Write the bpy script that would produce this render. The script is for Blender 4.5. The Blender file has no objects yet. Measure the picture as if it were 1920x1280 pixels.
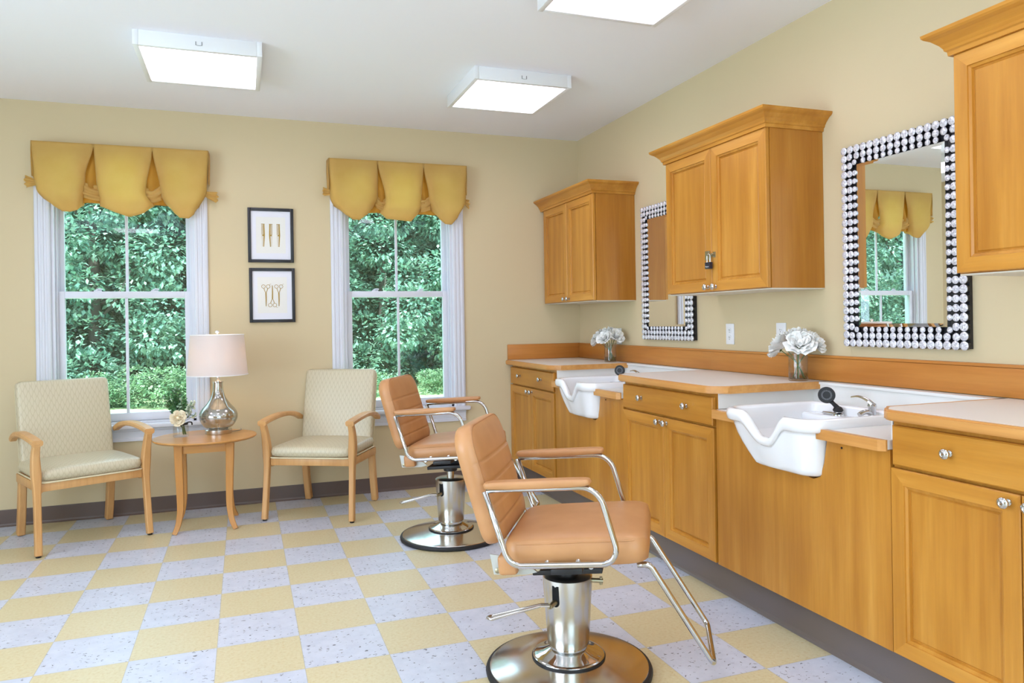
import bpy, bmesh, math, random
from mathutils import Vector, Matrix
random.seed(7)
PI = math.pi
scn = bpy.context.scene
COL = scn.collection

# ------------------------------------------------------------------ camera, world, sun, exposure
CAMP = Vector((0.1147, -2.7683, 1.2368)); YAW = 0.3473; ROLL = -0.0159
_f = Vector((math.sin(YAW), math.cos(YAW), 0)); _r0 = Vector((math.cos(YAW), -math.sin(YAW), 0)); _u0 = Vector((0, 0, 1))
_r = _r0*math.cos(ROLL)+_u0*math.sin(ROLL); _u = -_r0*math.sin(ROLL)+_u0*math.cos(ROLL)
cd = bpy.data.cameras.new('camera'); cam = bpy.data.objects.new('camera', cd); COL.objects.link(cam)
mm = Matrix.Identity(4)
for i in range(3):
    mm[i][0] = _r[i]; mm[i][1] = _u[i]; mm[i][2] = -_f[i]; mm[i][3] = CAMP[i]
cam.matrix_world = mm
cd.sensor_width = 36; cd.lens = 1390/1920*36; cd.shift_y = -(640-602.4)/1920; cd.clip_start = 0.02
scn.camera = cam
scn.view_settings.view_transform = 'Standard'; scn.view_settings.look = 'None'
scn.view_settings.exposure = 0.56; scn.view_settings.gamma = 1
scn.view_settings.use_curve_mapping = False
w = bpy.data.worlds.new('sky'); scn.world = w; w.use_nodes = True
w.node_tree.nodes['Background'].inputs[0].default_value = (0.72, 0.86, 1.0, 1)
w.node_tree.nodes['Background'].inputs[1].default_value = 3.2
sd = bpy.data.lights.new('sun', 'SUN'); sun = bpy.data.objects.new('sun', sd); COL.objects.link(sun)
sd.energy = 9.0; sd.angle = math.radians(6); sd.color = (1, .95, .86)
sun.rotation_euler = (math.radians(38), math.radians(-16), 0); sun.location = (0, 6, 12)
PANEL = 4.0                                   # ceiling fixture diffuser strength
def fill_lamp(name, loc, rot, sx, sy, e, col):  # unseen fill lamps outside the added windows, tilted up to brighten the room
    ld = bpy.data.lights.new(name, 'AREA'); ld.shape = 'RECTANGLE'; ld.size = sx; ld.size_y = sy; ld.energy = e; ld.color = col
    o = bpy.data.objects.new(name, ld); COL.objects.link(o); o.location = loc; o.rotation_euler = rot; return o
fill_lamp('fill_lamp_rear', (.55, -4.78, 1.30), (math.radians(128), 0, 0), 2.4, 1.7, 14, (.94, .83, 1.0))
fill_lamp('fill_lamp_left', (-3.30, -1.6, 1.30), (math.radians(98), 0, math.radians(-90)), 3.5, 1.7, 92, (.94, .83, 1.0))

# ------------------------------------------------------------------ node helpers, materials
def nodes(m):
    m.use_nodes = True; nt = m.node_tree
    return nt, nt.nodes, nt.links, nt.nodes['Principled BSDF']
MATS = {}
def mat(name, col, rough=.5, metal=0, spec=.5, **kw):
    if name in MATS: return MATS[name]
    m = bpy.data.materials.new(name); nt, N, L, b = nodes(m)
    b.inputs['Base Color'].default_value = (*col, 1); b.inputs['Roughness'].default_value = rough
    b.inputs['Metallic'].default_value = metal; b.inputs['Specular IOR Level'].default_value = spec
    for k, v in kw.items(): b.inputs[k.replace('_', ' ')].default_value = v
    MATS[name] = m; return m
def ramp(nt, stops, fac=None):
    r = nt.nodes.new('ShaderNodeValToRGB'); e = r.color_ramp.elements
    while len(e) < len(stops): e.new(.5)
    for i, (p, c) in enumerate(stops):
        e[i].position = p; e[i].color = (*c, 1) if len(c) == 3 else c
    if fac: nt.links.new(fac, r.inputs[0])
    return r
def math_n(nt, op, a, b=None, c=None):
    n = nt.nodes.new('ShaderNodeMath'); n.operation = op
    for i, v in enumerate((a, b, c)):
        if v is None: continue
        if isinstance(v, (int, float)): n.inputs[i].default_value = v
        else: nt.links.new(v, n.inputs[i])
    return n.outputs[0]
def coords(nt, scale=(1, 1, 1), loc=(0, 0, 0), geo=False):
    if geo: src = nt.nodes.new('ShaderNodeNewGeometry').outputs['Position']
    else: src = nt.nodes.new('ShaderNodeTexCoord').outputs['Object']
    mp = nt.nodes.new('ShaderNodeMapping'); mp.inputs['Scale'].default_value = scale; mp.inputs['Location'].default_value = loc
    nt.links.new(src, mp.inputs[0]); return mp.outputs[0]
def noise(nt, vec, scale, detail=4, rough=.5):
    n = nt.nodes.new('ShaderNodeTexNoise'); n.inputs['Scale'].default_value = scale
    n.inputs['Detail'].default_value = detail; n.inputs['Roughness'].default_value = rough
    nt.links.new(vec, n.inputs['Vector']); return n.outputs[0]
def mixc(nt, fac, a, b, mode='MIX'):
    n = nt.nodes.new('ShaderNodeMix'); n.data_type = 'RGBA'; n.blend_type = mode
    for i, v in ((0, fac), (6, a), (7, b)):
        if isinstance(v, (int, float)): n.inputs[i].default_value = v
        elif isinstance(v, tuple): n.inputs[i].default_value = (*v, 1)
        else: nt.links.new(v, n.inputs[i])
    return n.outputs[2]
def bump(nt, h, strength, dist=.001):
    b = nt.nodes.new('ShaderNodeBump'); b.inputs['Strength'].default_value = strength; b.inputs['Distance'].default_value = dist
    nt.links.new(h, b.inputs['Height']); nt.links.new(b.outputs[0], nt.nodes['Principled BSDF'].inputs['Normal'])

def wood(name, c1, c2, c3, grain='z', rough=.33, geo=True):
    m = bpy.data.materials.new(name); nt, N, L, b = nodes(m)
    s = {'x': (1.2, 14, 14), 'y': (14, 1.2, 14), 'z': (14, 14, 1.2)}[grain]
    s2 = {'x': (4, 90, 90), 'y': (90, 4, 90), 'z': (90, 90, 4)}[grain]
    n1 = noise(nt, coords(nt, s, geo=geo), 1.0, 5, .55)
    n2 = noise(nt, coords(nt, s2, geo=geo), 1.0, 3, .6)
    n3 = noise(nt, coords(nt, (1.6, 1.6, 1.1), geo=geo), 1.7, 2)
    r1 = ramp(nt, [(.3, c1), (.55, c2), (.75, c3)], n1)
    r2 = ramp(nt, [(.35, (.88, .86, .84)), (.62, (1, 1, 1))], n2)
    c = mixc(nt, .55, r1.outputs[0], r2.outputs[0], 'MULTIPLY')
    r3 = ramp(nt, [(.3, (.86, .82, .78)), (.65, (1.0, 1.0, 1.0))], n3)
    c = mixc(nt, .6, c, r3.outputs[0], 'MULTIPLY')
    L.new(c, b.inputs['Base Color']); b.inputs['Roughness'].default_value = rough
    b.inputs['Coat Weight'].default_value = .12; b.inputs['Coat Roughness'].default_value = .3; b.inputs['Specular IOR Level'].default_value = .35
    MATS[name] = m; return m
W1, W2, W3 = (.47, .185, .020), (.58, .255, .034), (.68, .33, .060)
maple_z = wood('maple_vertical', W1, W2, W3, 'z')
maple_y = wood('maple_lengthwise', W1, W2, W3, 'y')
maple_rail = wood('maple_rail', (.52, .21, .026), (.63, .285, .042), (.72, .36, .072), 'y')
maple_carcass = wood('maple_dark_carcass', (.41, .150, .014), (.49, .198, .024), (.57, .26, .043), 'z')  # darker maple tone for the wall cabinet carcasses
maple_x = wood('maple_crosswise', W1, W2, W3, 'x')
maple_edge = wood('maple_edge', (.60, .27, .065), (.70, .345, .10), (.77, .42, .14), 'y')
splash_y = wood('splash_wood', (.50, .18, .03), (.57, .225, .045), (.63, .27, .06), 'y')
splash_x = wood('splash_wood_short', (.50, .18, .03), (.57, .225, .045), (.63, .27, .06), 'x')
beech = wood('beech', (.63, .33, .115), (.71, .395, .155), (.77, .46, .20), 'z', .38)
tablewood = wood('table_beech', (.60, .28, .075), (.66, .33, .10), (.72, .38, .13), 'x', .3)

def wall_mat():
    m = bpy.data.materials.new('wall_paint'); nt, N, L, b = nodes(m)
    n = noise(nt, coords(nt, geo=True), 220, 3)
    b.inputs['Base Color'].default_value = (.655, .54, .335, 1); b.inputs['Roughness'].default_value = .62
    b.inputs['Specular IOR Level'].default_value = .3
    bump(nt, n, .08, .001); return m
wallp = wall_mat()
ceilp = mat('ceiling_paint', (.905, .905, .945), .9, spec=.1)
trimw = mat('white_trim', (.68, .69, .75), .35)
brown = mat('brown_rubber', (.125, .085, .07), .42)
toeb = mat('taupe_rubber', (.16, .125, .11), .4)
chrome = mat('chrome', (.60, .60, .60), .07, 1)
steel = mat('brushed_steel', (.62, .60, .56), .24, 1)
steel_disc = mat('polished_steel', (.66, .63, .60), .16, 1)
black = mat('black_plastic', (.012, .012, .014), .4)
rubber = mat('black_rubber', (.01, .01, .012), .55)
dark_hole = mat('slot_black', (.004, .004, .004), .9)
porcelain = mat('white_porcelain', (.86, .86, .87), .12, Coat_Weight=.5, Coat_Roughness=.05)
laminate = mat('cream_laminate', (.78, .72, .66), .42)
white_lam = mat('white_laminate', (.80, .79, .76), .4)
underc = mat('cream_underside', (.72, .68, .58), .5)
outletw = mat('outlet_white', (.83, .83, .85), .35)
greymetal = mat('pale_grey_metal', (.55, .56, .52), .45, .3)
brass = mat('worn_brass', (.42, .38, .26), .35, 1)
frame_black = mat('frame_black', (.012, .012, .016), .35)
paper = mat('art_paper', (.80, .79, .74), .8)
matboard = mat('mat_board', (.78, .78, .84), .8)
gold = mat('gold_ink', (.42, .26, .03), .5)
petal = mat('white_petal', (.95, .94, .90), .7, spec=.2)
cream_petal = mat('cream_petal', (.85, .74, .52), .6)
stemg = mat('stem_green', (.10, .17, .05), .6)
leafg = mat('eucalyptus_green', (.10, .26, .10), .55)
leafp = mat('pale_sage', (.36, .50, .36), .6)
berry = mat('berry', (.60, .66, .50), .5)
waterm = None

def leather():
    m = bpy.data.materials.new('tan_vinyl'); nt, N, L, b = nodes(m)
    n = noise(nt, coords(nt), 9, 3); r = ramp(nt, [(.3, (.50, .235, .088)), (.7, (.57, .28, .112))], n)
    L.new(r.outputs[0], b.inputs['Base Color']); b.inputs['Roughness'].default_value = .42
    b.inputs['Coat Weight'].default_value = .15; b.inputs['Coat Roughness'].default_value = .3
    bump(nt, noise(nt, coords(nt), 420, 2), .12, .0008); return m
vinyl = leather()
seamm = mat('seam_thread', (.42, .19, .07), .6)

def valance_mat():
    m = bpy.data.materials.new('gold_cotton'); nt, N, L, b = nodes(m)
    n = noise(nt, coords(nt), 7, 3); r = ramp(nt, [(.3, (.86, .60, .20)), (.7, (.90, .65, .24))], n)
    L.new(r.outputs[0], b.inputs['Base Color']); b.inputs['Roughness'].default_value = .8
    b.inputs['Specular IOR Level'].default_value = .25
    b.inputs['Sheen Weight'].default_value = .2
    bump(nt, noise(nt, coords(nt), 500, 2), .1, .0008)
    tl = N.new('ShaderNodeBsdfTranslucent'); L.new(r.outputs[0], tl.inputs[0]); mx = N.new('ShaderNodeMixShader'); mx.inputs[0].default_value = .25
    L.new(b.outputs[0], mx.inputs[1]); L.new(tl.outputs[0], mx.inputs[2]); L.new(mx.outputs[0], N['Material Output'].inputs[0]); return m
goldfab = valance_mat()
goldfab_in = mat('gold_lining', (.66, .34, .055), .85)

def upholstery():
    m = bpy.data.materials.new('ogee_fabric'); nt, N, L, b = nodes(m)
    sep = N.new('ShaderNodeSeparateXYZ'); L.new(coords(nt), sep.inputs[0])
    sx = math_n(nt, 'SINE', math_n(nt, 'MULTIPLY', sep.outputs[1], PI/.0145))
    hgt = math_n(nt, 'ADD', sep.outputs[2], sep.outputs[0])
    sz = math_n(nt, 'SINE', math_n(nt, 'MULTIPLY', hgt, 2*PI/.044))
    d = math_n(nt, 'ABSOLUTE', math_n(nt, 'SUBTRACT', sx, math_n(nt, 'MULTIPLY', sz, .72)))
    r = ramp(nt, [(.04, (.50, .43, .27)), (.40, (.62, .55, .385))], d)
    L.new(r.outputs[0], b.inputs['Base Color']); b.inputs['Roughness'].default_value = .38
    b.inputs['Coat Weight'].default_value = .12; b.inputs['Coat Roughness'].default_value = .3
    bump(nt, d, .15, .001); return m
ogee = upholstery()
piping_m = mat('piping_cream', (.72, .64, .42), .5)

T = .3048
def floor_mat():
    m = bpy.data.materials.new('vinyl_tiles'); nt, N, L, b = nodes(m)
    v = coords(nt, (1/T, 1/T, 1), (0, 0, .5))
    ck = N.new('ShaderNodeTexChecker'); ck.inputs['Scale'].default_value = 1.0; L.new(v, ck.inputs['Vector'])
    sep = N.new('ShaderNodeSeparateXYZ'); L.new(v, sep.inputs[0])
    fl = N.new('ShaderNodeVectorMath'); fl.operation = 'FLOOR'; L.new(v, fl.inputs[0])
    wn = N.new('ShaderNodeTexWhiteNoise'); L.new(fl.outputs[0], wn.inputs['Vector'])
    # per-tile shifted coordinates
    add = N.new('ShaderNodeVectorMath'); add.operation = 'MULTIPLY_ADD'
    L.new(wn.outputs['Color'], add.inputs[0]); add.inputs[1].default_value = (37, 37, 0); L.new(v, add.inputs[2])
    base = add.outputs[0]
    cloud = noise(nt, base, 5, 5, .65); cloud2 = noise(nt, base, 26, 4, .6)
    ycol = ramp(nt, [(.28, (.60, .49, .25)), (.45, (.66, .565, .33)), (.75, (.70, .63, .41))], cloud2)
    wcol = ramp(nt, [(.3, (.55, .58, .67)), (.7, (.65, .68, .77))], cloud)
    # specks
    dn = N.new('ShaderNodeTexNoise'); dn.inputs['Scale'].default_value = 20; L.new(base, dn.inputs['Vector'])
    dv = N.new('ShaderNodeVectorMath'); dv.operation = 'MULTIPLY_ADD'; L.new(dn.outputs['Color'], dv.inputs[0])
    dv.inputs[1].default_value = (.10, .10, 0); L.new(base, dv.inputs[2])
    mp = N.new('ShaderNodeMapping'); mp.inputs['Scale'].default_value = (13, 29, 1); L.new(dv.outputs[0], mp.inputs[0])
    vo = N.new('ShaderNodeTexVoronoi'); vo.voronoi_dimensions = '2D'; vo.inputs['Scale'].default_value = 1.0; L.new(mp.outputs[0], vo.inputs['Vector'])
    sp = N.new('ShaderNodeSeparateColor'); L.new(vo.outputs['Color'], sp.inputs[0])
    near = math_n(nt, 'LESS_THAN', vo.outputs['Distance'], math_n(nt, 'MULTIPLY', sp.outputs[1], .26))
    pick = math_n(nt, 'GREATER_THAN', sp.outputs[0], .62)
    spk = math_n(nt, 'MULTIPLY', near, pick)
    spc = ramp(nt, [(.3, (.03, .03, .04)), (.9, (.22, .21, .22))], sp.outputs[2])
    wcol2 = mixc(nt, math_n(nt, 'MULTIPLY', spk, .85), wcol.outputs[0], spc.outputs[0])
    ycol2 = mixc(nt, math_n(nt, 'MULTIPLY', spk, .35), ycol.outputs[0], (.58, .38, .12))
    # checker: Fac=1 where parity even
    c = mixc(nt, ck.outputs['Fac'], ycol2, wcol2)
    # joints
    fx = math_n(nt, 'FRACT', sep.outputs[0]); fy = math_n(nt, 'FRACT', sep.outputs[1])
    ex = math_n(nt, 'MINIMUM', fx, math_n(nt, 'SUBTRACT', 1, fx)); ey = math_n(nt, 'MINIMUM', fy, math_n(nt, 'SUBTRACT', 1, fy))
    e = math_n(nt, 'LESS_THAN', math_n(nt, 'MINIMUM', ex, ey), .004)
    c = mixc(nt, math_n(nt, 'MULTIPLY', e, .45), c, (.30, .27, .20))
    L.new(c, b.inputs['Base Color'])
    rr = ramp(nt, [(.3, (.30,)*3), (.7, (.36,)*3)], noise(nt, coords(nt), 3, 3)); L.new(rr.outputs[0], b.inputs['Roughness'])
    return m
floorm = floor_mat()

def pane_mat(name, tint=(1, 1, 1), ior=1.45, rough=0.0, base=0.0):
    m = bpy.data.materials.new(name); nt, N, L, b = nodes(m); N.remove(b)
    out = N['Material Output']; tr = N.new('ShaderNodeBsdfTransparent'); tr.inputs[0].default_value = (*tint, 1)
    gl = N.new('ShaderNodeBsdfGlossy'); gl.inputs['Roughness'].default_value = rough
    fr = N.new('ShaderNodeFresnel'); ge = N.new('ShaderNodeNewGeometry')
    L.new(math_n(nt, 'ADD', ior, math_n(nt, 'MULTIPLY', ge.outputs['Backfacing'], 1/ior-ior)), fr.inputs['IOR'])
    f = math_n(nt, 'ADD', fr.outputs[0], base)
    mx = N.new('ShaderNodeMixShader'); L.new(f, mx.inputs[0]); L.new(tr.outputs[0], mx.inputs[1]); L.new(gl.outputs[0], mx.inputs[2])
    L.new(mx.outputs[0], out.inputs[0]); MATS[name] = m; return m
windowglass = pane_mat('window_glass', (.84, .94, .95), 1.5)
vaseglass = pane_mat('vase_glass', (.95, .96, .95), 1.42, 0, .015)
waterm = pane_mat('vase_water', (.86, .88, .80), 1.15)
lampglass = pane_mat('mercury_glass', (.66, .66, .62), 1.6, .06, .34)
mirror_m = mat('mirror_silver', (.90, .91, .89), .0, 1)

def emit(name, col, s):
    m = bpy.data.materials.new(name); nt, N, L, b = nodes(m)
    b.inputs['Base Color'].default_value = (.9, .9, .9, 1)
    b.inputs['Emission Color'].default_value = (*col, 1); b.inputs['Emission Strength'].default_value = s; return m
diffuser_m = emit('light_diffuser', (.94, .83, 1.0), PANEL)

def shade_mat():
    m = bpy.data.materials.new('linen_shade'); nt, N, L, b = nodes(m)
    b.inputs['Base Color'].default_value = (.74, .72, .72, 1); b.inputs['Roughness'].default_value = .85
    tl = N.new('ShaderNodeBsdfTranslucent'); tl.inputs[0].default_value = (.85, .74, .66, 1)
    mx = N.new('ShaderNodeMixShader'); mx.inputs[0].default_value = .35
    L.new(b.outputs[0], mx.inputs[1]); L.new(tl.outputs[0], mx.inputs[2]); L.new(mx.outputs[0], N['Material Output'].inputs[0])
    bump(nt, noise(nt, coords(nt, (1, 1, 6)), 120, 2), .1, .001); return m
shadem = shade_mat()

def crystal_mat():
    m = bpy.data.materials.new('crystal_facets'); nt, N, L, b = nodes(m)
    vo = N.new('ShaderNodeTexVoronoi'); vo.inputs['Scale'].default_value = 210; L.new(coords(nt, geo=True), vo.inputs['Vector'])
    sp = N.new('ShaderNodeSeparateColor'); L.new(vo.outputs['Color'], sp.inputs[0])
    r = ramp(nt, [(0, (.46, .46, .52)), (.5, (.68, .68, .74)), (1, (.95, .95, .97))], sp.outputs[0])
    L.new(r.outputs[0], b.inputs['Base Color']); b.inputs['Metallic'].default_value = .2; b.inputs['Roughness'].default_value = .22
    b.inputs['Coat Weight'].default_value = .6
    bump(nt, sp.outputs[1], .5, .002); return m
crystal = crystal_mat()

def foliage_mat(name, dark, mid, lite):
    m = bpy.data.materials.new(name); nt, N, L, b = nodes(m)
    n = noise(nt, coords(nt), 1.3, 2); wn = N.new('ShaderNodeTexVoronoi'); wn.inputs['Scale'].default_value = 6; L.new(coords(nt), wn.inputs['Vector'])
    sp = N.new('ShaderNodeSeparateColor'); L.new(wn.outputs['Color'], sp.inputs[0])
    f = math_n(nt, 'ADD', math_n(nt, 'MULTIPLY', sp.outputs[0], .5), math_n(nt, 'MULTIPLY', n, .55))
    r = ramp(nt, [(.25, dark), (.5, mid), (.8, lite)], f)
    L.new(r.outputs[0], b.inputs['Base Color']); b.inputs['Roughness'].default_value = .5
    tl = N.new('ShaderNodeBsdfTranslucent'); L.new(r.outputs[0], tl.inputs[0])
    mx = N.new('ShaderNodeMixShader'); mx.inputs[0].default_value = .3
    L.new(b.outputs[0], mx.inputs[1]); L.new(tl.outputs[0], mx.inputs[2]); L.new(mx.outputs[0], N['Material Output'].inputs[0])
    return m
fol_dark = foliage_mat('tree_leaves', (.05, .14, .10), (.17, .34, .25), (.44, .62, .48))
fol_lite = foliage_mat('shrub_leaves', (.08, .19, .09), (.21, .35, .19), (.42, .54, .34))
bark = mat('bark', (.10, .085, .075), .9)
def lawn_mat():
    m = bpy.data.materials.new('lawn_grass'); nt, N, L, b = nodes(m)
    r = ramp(nt, [(.3, (.34, .46, .20)), (.7, (.56, .66, .38))], noise(nt, coords(nt, (1, 3, 1)), 2.5, 6, .7))
    L.new(r.outputs[0], b.inputs['Base Color']); b.inputs['Roughness'].default_value = .9; return m
lawnm = lawn_mat()

# ------------------------------------------------------------------ mesh helpers
def obj(name, bm, m, parent=None, smooth=False, mats=None):
    me = bpy.data.meshes.new(name)
    bmesh.ops.recalc_face_normals(bm, faces=bm.faces[:])
    bm.to_mesh(me); bm.free()
    for mt in (mats or [m]): me.materials.append(mt)
    if smooth:
        for p in me.polygons: p.use_smooth = True
        if smooth != 'all':
            try: me.set_sharp_from_angle(angle=math.radians(40))
            except Exception: pass
    o = bpy.data.objects.new(name, me); COL.objects.link(o)
    if parent: o.parent = parent
    return o
def thing(name, label, cat, loc=(0, 0, 0), rz=0, group=None):
    o = bpy.data.objects.new(name, None); o.empty_display_size = .1; COL.objects.link(o)
    o.location = loc; o.rotation_euler = (0, 0, rz); o['label'] = label; o['category'] = cat
    if group: o['group'] = group
    return o
def tag(o, label, cat, group=None, kind=None):
    o['label'] = label; o['category'] = cat
    if group: o['group'] = group
    if kind: o['kind'] = kind
    return o
def struct(o): o['kind'] = 'structure'; return o
def BM(): return bmesh.new()
def box(bm, lo, hi, bev=0, seg=2, mi=0, M=None):
    r = bmesh.ops.create_cube(bm, size=1)
    vs = r['verts']; c = [(lo[i]+hi[i])/2 for i in range(3)]; s = [abs(hi[i]-lo[i]) for i in range(3)]
    for v in vs: v.co = Vector((c[0]+v.co.x*s[0], c[1]+v.co.y*s[1], c[2]+v.co.z*s[2]))
    es = list({e for v in vs for e in v.link_edges}); fs = list({f for v in vs for f in v.link_faces})
    for f in fs: f.material_index = mi
    if bev:
        rr = bmesh.ops.bevel(bm, geom=es, offset=min(bev, min(s)*.45), segments=seg, affect='EDGES', profile=.5)
        vs = list(set(rr['verts']) | {v for v in vs if v.is_valid})
    if M is not None:
        for v in vs:
            if v.is_valid: v.co = M @ v.co
    return bm
def bx(name, lo, hi, m, parent=None, bev=0.002, seg=2):
    return obj(name, box(BM(), lo, hi, bev, seg), m, parent, smooth=bool(bev))
def prism(bm, pts, axis, a, b):
    """pts 2D polygon; axis 0,1,2 = extrusion axis"""
    def P(p, t):
        if axis == 0: return (t, p[0], p[1])
        if axis == 1: return (p[0], t, p[1])
        return (p[0], p[1], t)
    v0 = [bm.verts.new(P(p, a)) for p in pts]; v1 = [bm.verts.new(P(p, b)) for p in pts]
    n = len(pts); bm.faces.new(v0); bm.faces.new(v1[::-1])
    for i in range(n): bm.faces.new((v0[i], v1[i], v1[(i+1) % n], v0[(i+1) % n]))
    return bm
def sweep(bm, pts, prof, up=(0, 0, 1), closed=False, cap=True, scales=None):
    """prof: list of (a,b) in (side,up) frame"""
    pts = [Vector(p) for p in pts]; n = len(pts); rings = []; up = Vector(up); pu = None
    for i, p in enumerate(pts):
        if closed: t = (pts[(i+1) % n]-pts[i-1])
        else: t = pts[min(i+1, n-1)]-pts[max(i-1, 0)]
        t.normalize()
        if pu is None:
            s = t.cross(up)
            if s.length < 1e-3: s = t.cross(Vector((1, 0, 0)))
            s.normalize(); u = s.cross(t).normalized()
        else:
            u = (pu - t*pu.dot(t)).normalized(); s = t.cross(u).normalized()
        pu = u
        k = scales[i] if scales else 1
        if isinstance(k, tuple): rings.append([bm.verts.new(p+s*a*k[0]+u*b*k[1]) for a, b in prof])
        else: rings.append([bm.verts.new(p+s*a*k+u*b*k) for a, b in prof])
    m = len(prof)
    for i in range(n if closed else n-1):
        A, B = rings[i], rings[(i+1) % n]
        for j in range(m): bm.faces.new((A[j], A[(j+1) % m], B[(j+1) % m], B[j]))
    if cap and not closed:
        bm.faces.new(rings[0][::-1]); bm.faces.new(rings[-1])
    return bm
def circ(r, n=12): return [(r*math.cos(2*PI*i/n), r*math.sin(2*PI*i/n)) for i in range(n)]
def tube(bm, pts, r, n=12, closed=False, scales=None): return sweep(bm, pts, circ(r, n), closed=closed, scales=scales)
def smoothpath(pts, k=4, closed=False):
    """Catmull-Rom"""
    P = [Vector(p) for p in pts]; n = len(P); out = []
    rng = range(n if closed else n-1)
    for i in rng:
        if closed: a, b, c, d = P[i-1], P[i], P[(i+1) % n], P[(i+2) % n]
        else: a, b, c, d = P[max(i-1, 0)], P[i], P[i+1], P[min(i+2, n-1)]
        for j in range(k):
            t = j/k
            out.append(.5*((2*b)+(c-a)*t+(2*a-5*b+4*c-d)*t*t+(3*b-a-3*c+d)*t**3))
    if not closed: out.append(P[-1])
    return out
def fillet(pts, rad, k=6, closed=False):
    P = [Vector(p) for p in pts]; n = len(P); out = []
    rad = rad if isinstance(rad, (list, tuple)) else [rad]*n
    for i in range(n):
        if not closed and i in (0, n-1): out.append(P[i]); continue
        a, b, c = P[i-1], P[i], P[(i+1) % n]; d1 = (a-b).normalized(); d2 = (c-b).normalized()
        ang = d1.angle(d2); L = min(rad[i]/math.tan(ang/2), (a-b).length*.49, (c-b).length*.49); r = L*math.tan(ang/2)
        p1 = b+d1*L; p2 = b+d2*L; bis = (d1+d2).normalized(); ce = b+bis*(r/math.sin(ang/2))
        v1 = p1-ce; v2 = p2-ce; th = v1.angle(v2)
        for j in range(k+1):
            t = j/k; s = math.sin(th)
            out.append(ce+(v1*math.sin((1-t)*th)+v2*math.sin(t*th))/s if s > 1e-5 else p1.lerp(p2, t))
    return out
def lathe(bm, prof, n=32, c=(0, 0, 0), mi=0, M=None, a0=0, a1=2*PI, mis=None):
    full = abs(a1-a0-2*PI) < 1e-6; rings = []
    for r, z in prof:
        if r < 1e-6: rings.append([bm.verts.new((c[0], c[1], c[2]+z))])
        else: rings.append([bm.verts.new((c[0]+r*math.cos(a0+(a1-a0)*i/n), c[1]+r*math.sin(a0+(a1-a0)*i/n), c[2]+z)) for i in range(n if full else n+1)])
    for k in range(len(rings)-1):
        A, B = rings[k], rings[k+1]; cnt = n
        for i in range(cnt):
            j = (i+1) % n if full else i+1
            try:
                if len(A) == 1 and len(B) == 1: continue
                if len(A) == 1: f = bm.faces.new((A[0], B[i], B[j]))
                elif len(B) == 1: f = bm.faces.new((A[i], A[j], B[0]))
                else: f = bm.faces.new((A[i], A[j], B[j], B[i]))
                f.material_index = mis[k] if mis else mi
            except ValueError: pass
    if M is not None:
        for R in rings:
            for v in R: v.co = M @ v.co
    return bm
def AX(axis):  # matrix turning +Z to the given direction
    return Vector((0, 0, 1)).rotation_difference(Vector(axis)).to_matrix().to_4x4()
def cushion(bm, W, H, D, rc, p=6, nu=28, nv=28, grooves=(), gd=.006, M=None, crown=.012, rcb=None, backflat=False):
    """rounded slab: X = thickness, Y = width, Z = height, centred"""
    rcb = rc if rcb is None else rcb
    def hw(z):
        d = H/2-abs(z); r = rc if z > 0 else rcb
        if d >= r or r == 0: return W/2
        return W/2-r+math.sqrt(max(r*r-(r-d)**2, 0))
    F = []; B = []
    for j in range(nv+1):
        t = math.sin((j/nv-.5)*PI)*.5*.55+(j/nv-.5)*.45
        z = H*t; w_ = hw(z); fr = []; ba = []
        ez = (1-min(1, abs(t*2))**p)**(1/p)
        for i in range(nu+1):
            a = math.sin((i/nu-.5)*PI)*.55+(i/nu-.5)*2*.45
            eu = (1-min(1, abs(a))**p)**(1/p); e = eu*ez
            y = w_*a; g = 0
            for gz in grooves: g += gd*math.exp(-((z-gz)/.0035)**2)
            x = D/2*e+crown*(1-a*a)*(1-(2*t)**2)-g*e
            fr.append(Vector((x, y, z))); ba.append(Vector((-D/2*e-(0 if backflat else crown*.5*(1-a*a)*(1-(2*t)**2)), y, z)))
        F.append(fr); B.append(ba)
    FV = [[None]*(nu+1) for _ in range(nv+1)]; BV = [[None]*(nu+1) for _ in range(nv+1)]
    T_ = (lambda v: M @ v) if M is not None else (lambda v: v)
    for j in range(nv+1):
        for i in range(nu+1):
            FV[j][i] = bm.verts.new(T_(F[j][i]))
            BV[j][i] = FV[j][i] if (i in (0, nu) or j in (0, nv)) else bm.verts.new(T_(B[j][i]))
    for j in range(nv):
        for i in range(nu):
            for V, rev in ((FV, 0), (BV, 1)):
                q = [V[j][i], V[j][i+1], V[j+1][i+1], V[j+1][i]]
                if rev: q = q[::-1]
                try: bm.faces.new(q)
                except ValueError: pass
    bmesh.ops.remove_doubles(bm, verts=bm.verts[:], dist=1e-6)
    return bm
def rectloft(bm, rings, axis_x, rails=None):
    """rings: list of (y0,y1,z0,z1,x) nested rectangles, last is filled; first ring's back closed"""
    R = []
    for y0, y1, z0, z1, x in rings:
        R.append([bm.verts.new((x, y0, z0)), bm.verts.new((x, y1, z0)), bm.verts.new((x, y1, z1)), bm.verts.new((x, y0, z1))])
    for a in range(len(R)-1):
        for i in range(4):
            f = bm.faces.new((R[a][i], R[a][(i+1) % 4], R[a+1][(i+1) % 4], R[a+1][i]))
            if rails and a in rails and i in (0, 2): f.material_index = 1
    bm.faces.new(R[-1]); bm.faces.new(R[0][::-1]); return bm
def copy_tree(o, parent=None):
    c = o.copy(); COL.objects.link(c); c.parent = parent
    for ch in list(o.children): copy_tree(ch, c)
    return c
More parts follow.
